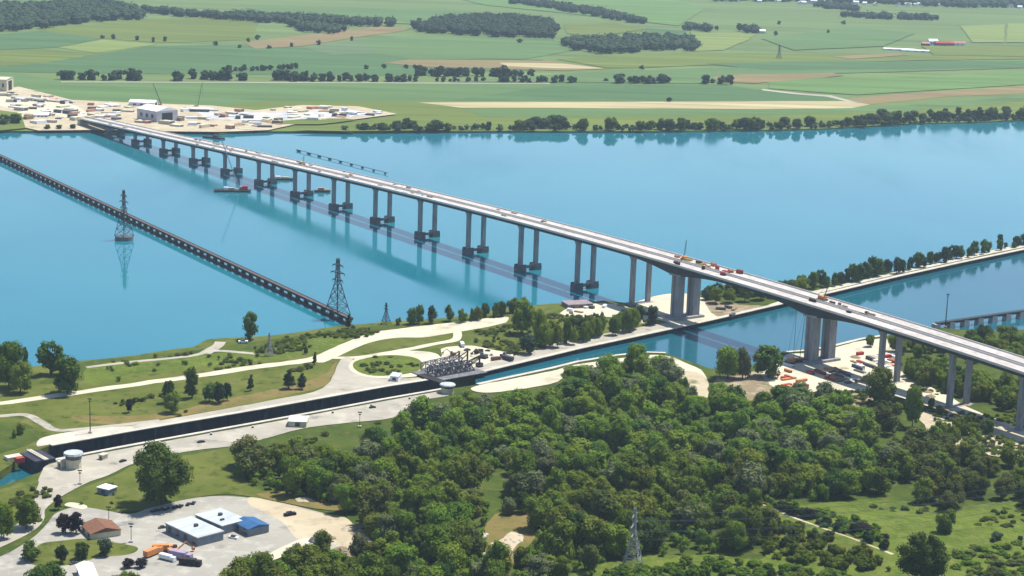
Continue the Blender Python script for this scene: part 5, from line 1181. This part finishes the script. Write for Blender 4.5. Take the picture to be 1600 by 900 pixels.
YARD = [(0, 152), (30, 142), (110, 162), (200, 166), (330, 170), (400, 176), (470, 168), (560, 170), (600, 180), (520, 188), (430, 200), (345, 204), (280, 200), (160, 188), (60, 200), (40, 190), (10, 172)]
k = 0
while k < 150:
    u, v = rnd.uniform(0, 600), rnd.uniform(142, 204)
    if not inside(u, v, YARD) or (215 < u < 275 and v > 165 and v < 192): continue
    m, cn = rnd.choice(FC); L = rnd.uniform(7, 20)
    container(u, v, m, cn + ' container or stack in the construction yard on the far shore', L=L, z=2.1, group=cn + ' containers in the far shore yard', h=rnd.uniform(2.6, 6.5), w=rnd.uniform(4, 11), rz=rnd.choice([-.5, .1, 1.0, -.2])); k += 1
for k in range(60):
    u, v = rnd.uniform(20, 590), rnd.uniform(160, 204)
    if inside(u, v, YARD): pile('gravel_pile', u, v, rnd.uniform(6, 14), rnd.uniform(2.5, 5), rnd.choice([SAND, GRAVEL, SOIL, GRAVEL]), 'heap of gravel in the construction yard on the far shore', z=2.1, group='gravel heaps in the far shore yard')
row('shore', [(0, 196), (30, 194)], 'far_tree', 'dark tree at the left edge of the far shore', 'trees at the left edge of the far shore', 14, 19, 14, z=2, seed=77, parts=False, ratio=(.9, 1.2))
row('shore', [(70, 203), (125, 202)], 'far_tree', 'dark bush at the waterline left of the bridge abutment', 'bushes left of the abutment', 5, 8, 14, z=2, seed=78, parts=False, ratio=(1, 1.5))
# farm and town
hall(1457, 70, 22, 14, 9, .2, 'white farmhouse with a tall roof at the left of the distant farm', rh=5, name='farmhouse')
hall(1475, 71, 44, 16, 6, .1, 'long red roofed barn in the middle of the distant farm', wall=RED, roof=RED, rh=4, name='barn', cat='barn')
hall(1496, 71, 34, 16, 6, -.1, 'red and white barn at the right of the distant farm', wall=WHITE, roof=mat('rose_roof', (.42, .2, .18)), rh=4, name='barn', cat='barn')
hall(1446, 71, 18, 12, 5, .0, 'small red shed at the left of the distant farm', wall=RED, roof=mat('rose_roof2', (.45, .25, .22)), rh=3, name='barn', cat='barn')
hall(1405, 79, 70, 12, 3.5, -.12, 'long white greenhouse left of the distant farm', rh=2, name='greenhouse', cat='greenhouse')
hall(1430, 81, 60, 12, 3.5, -.12, 'shorter white greenhouse touching the long one', rh=2, name='greenhouse', cat='greenhouse')
hall(1191, 52, 14, 12, 6, 0, 'small white house beside the clump at the pale meadow', rh=4, name='house', cat='house')
rt = random.Random(5)
for k in range(46):
    u = rt.uniform(1120, 1600); v = rt.uniform(0, 4) + (u - 1120) * .02
    hall(u, v, rt.uniform(12, 24), 11, 6, rt.uniform(0, 3), 'white house in the distant town along the top right edge', roof=rt.choice([WHITE, STEEL_M, COPING]), rh=4, name='house', cat='house', group='houses of the distant town')
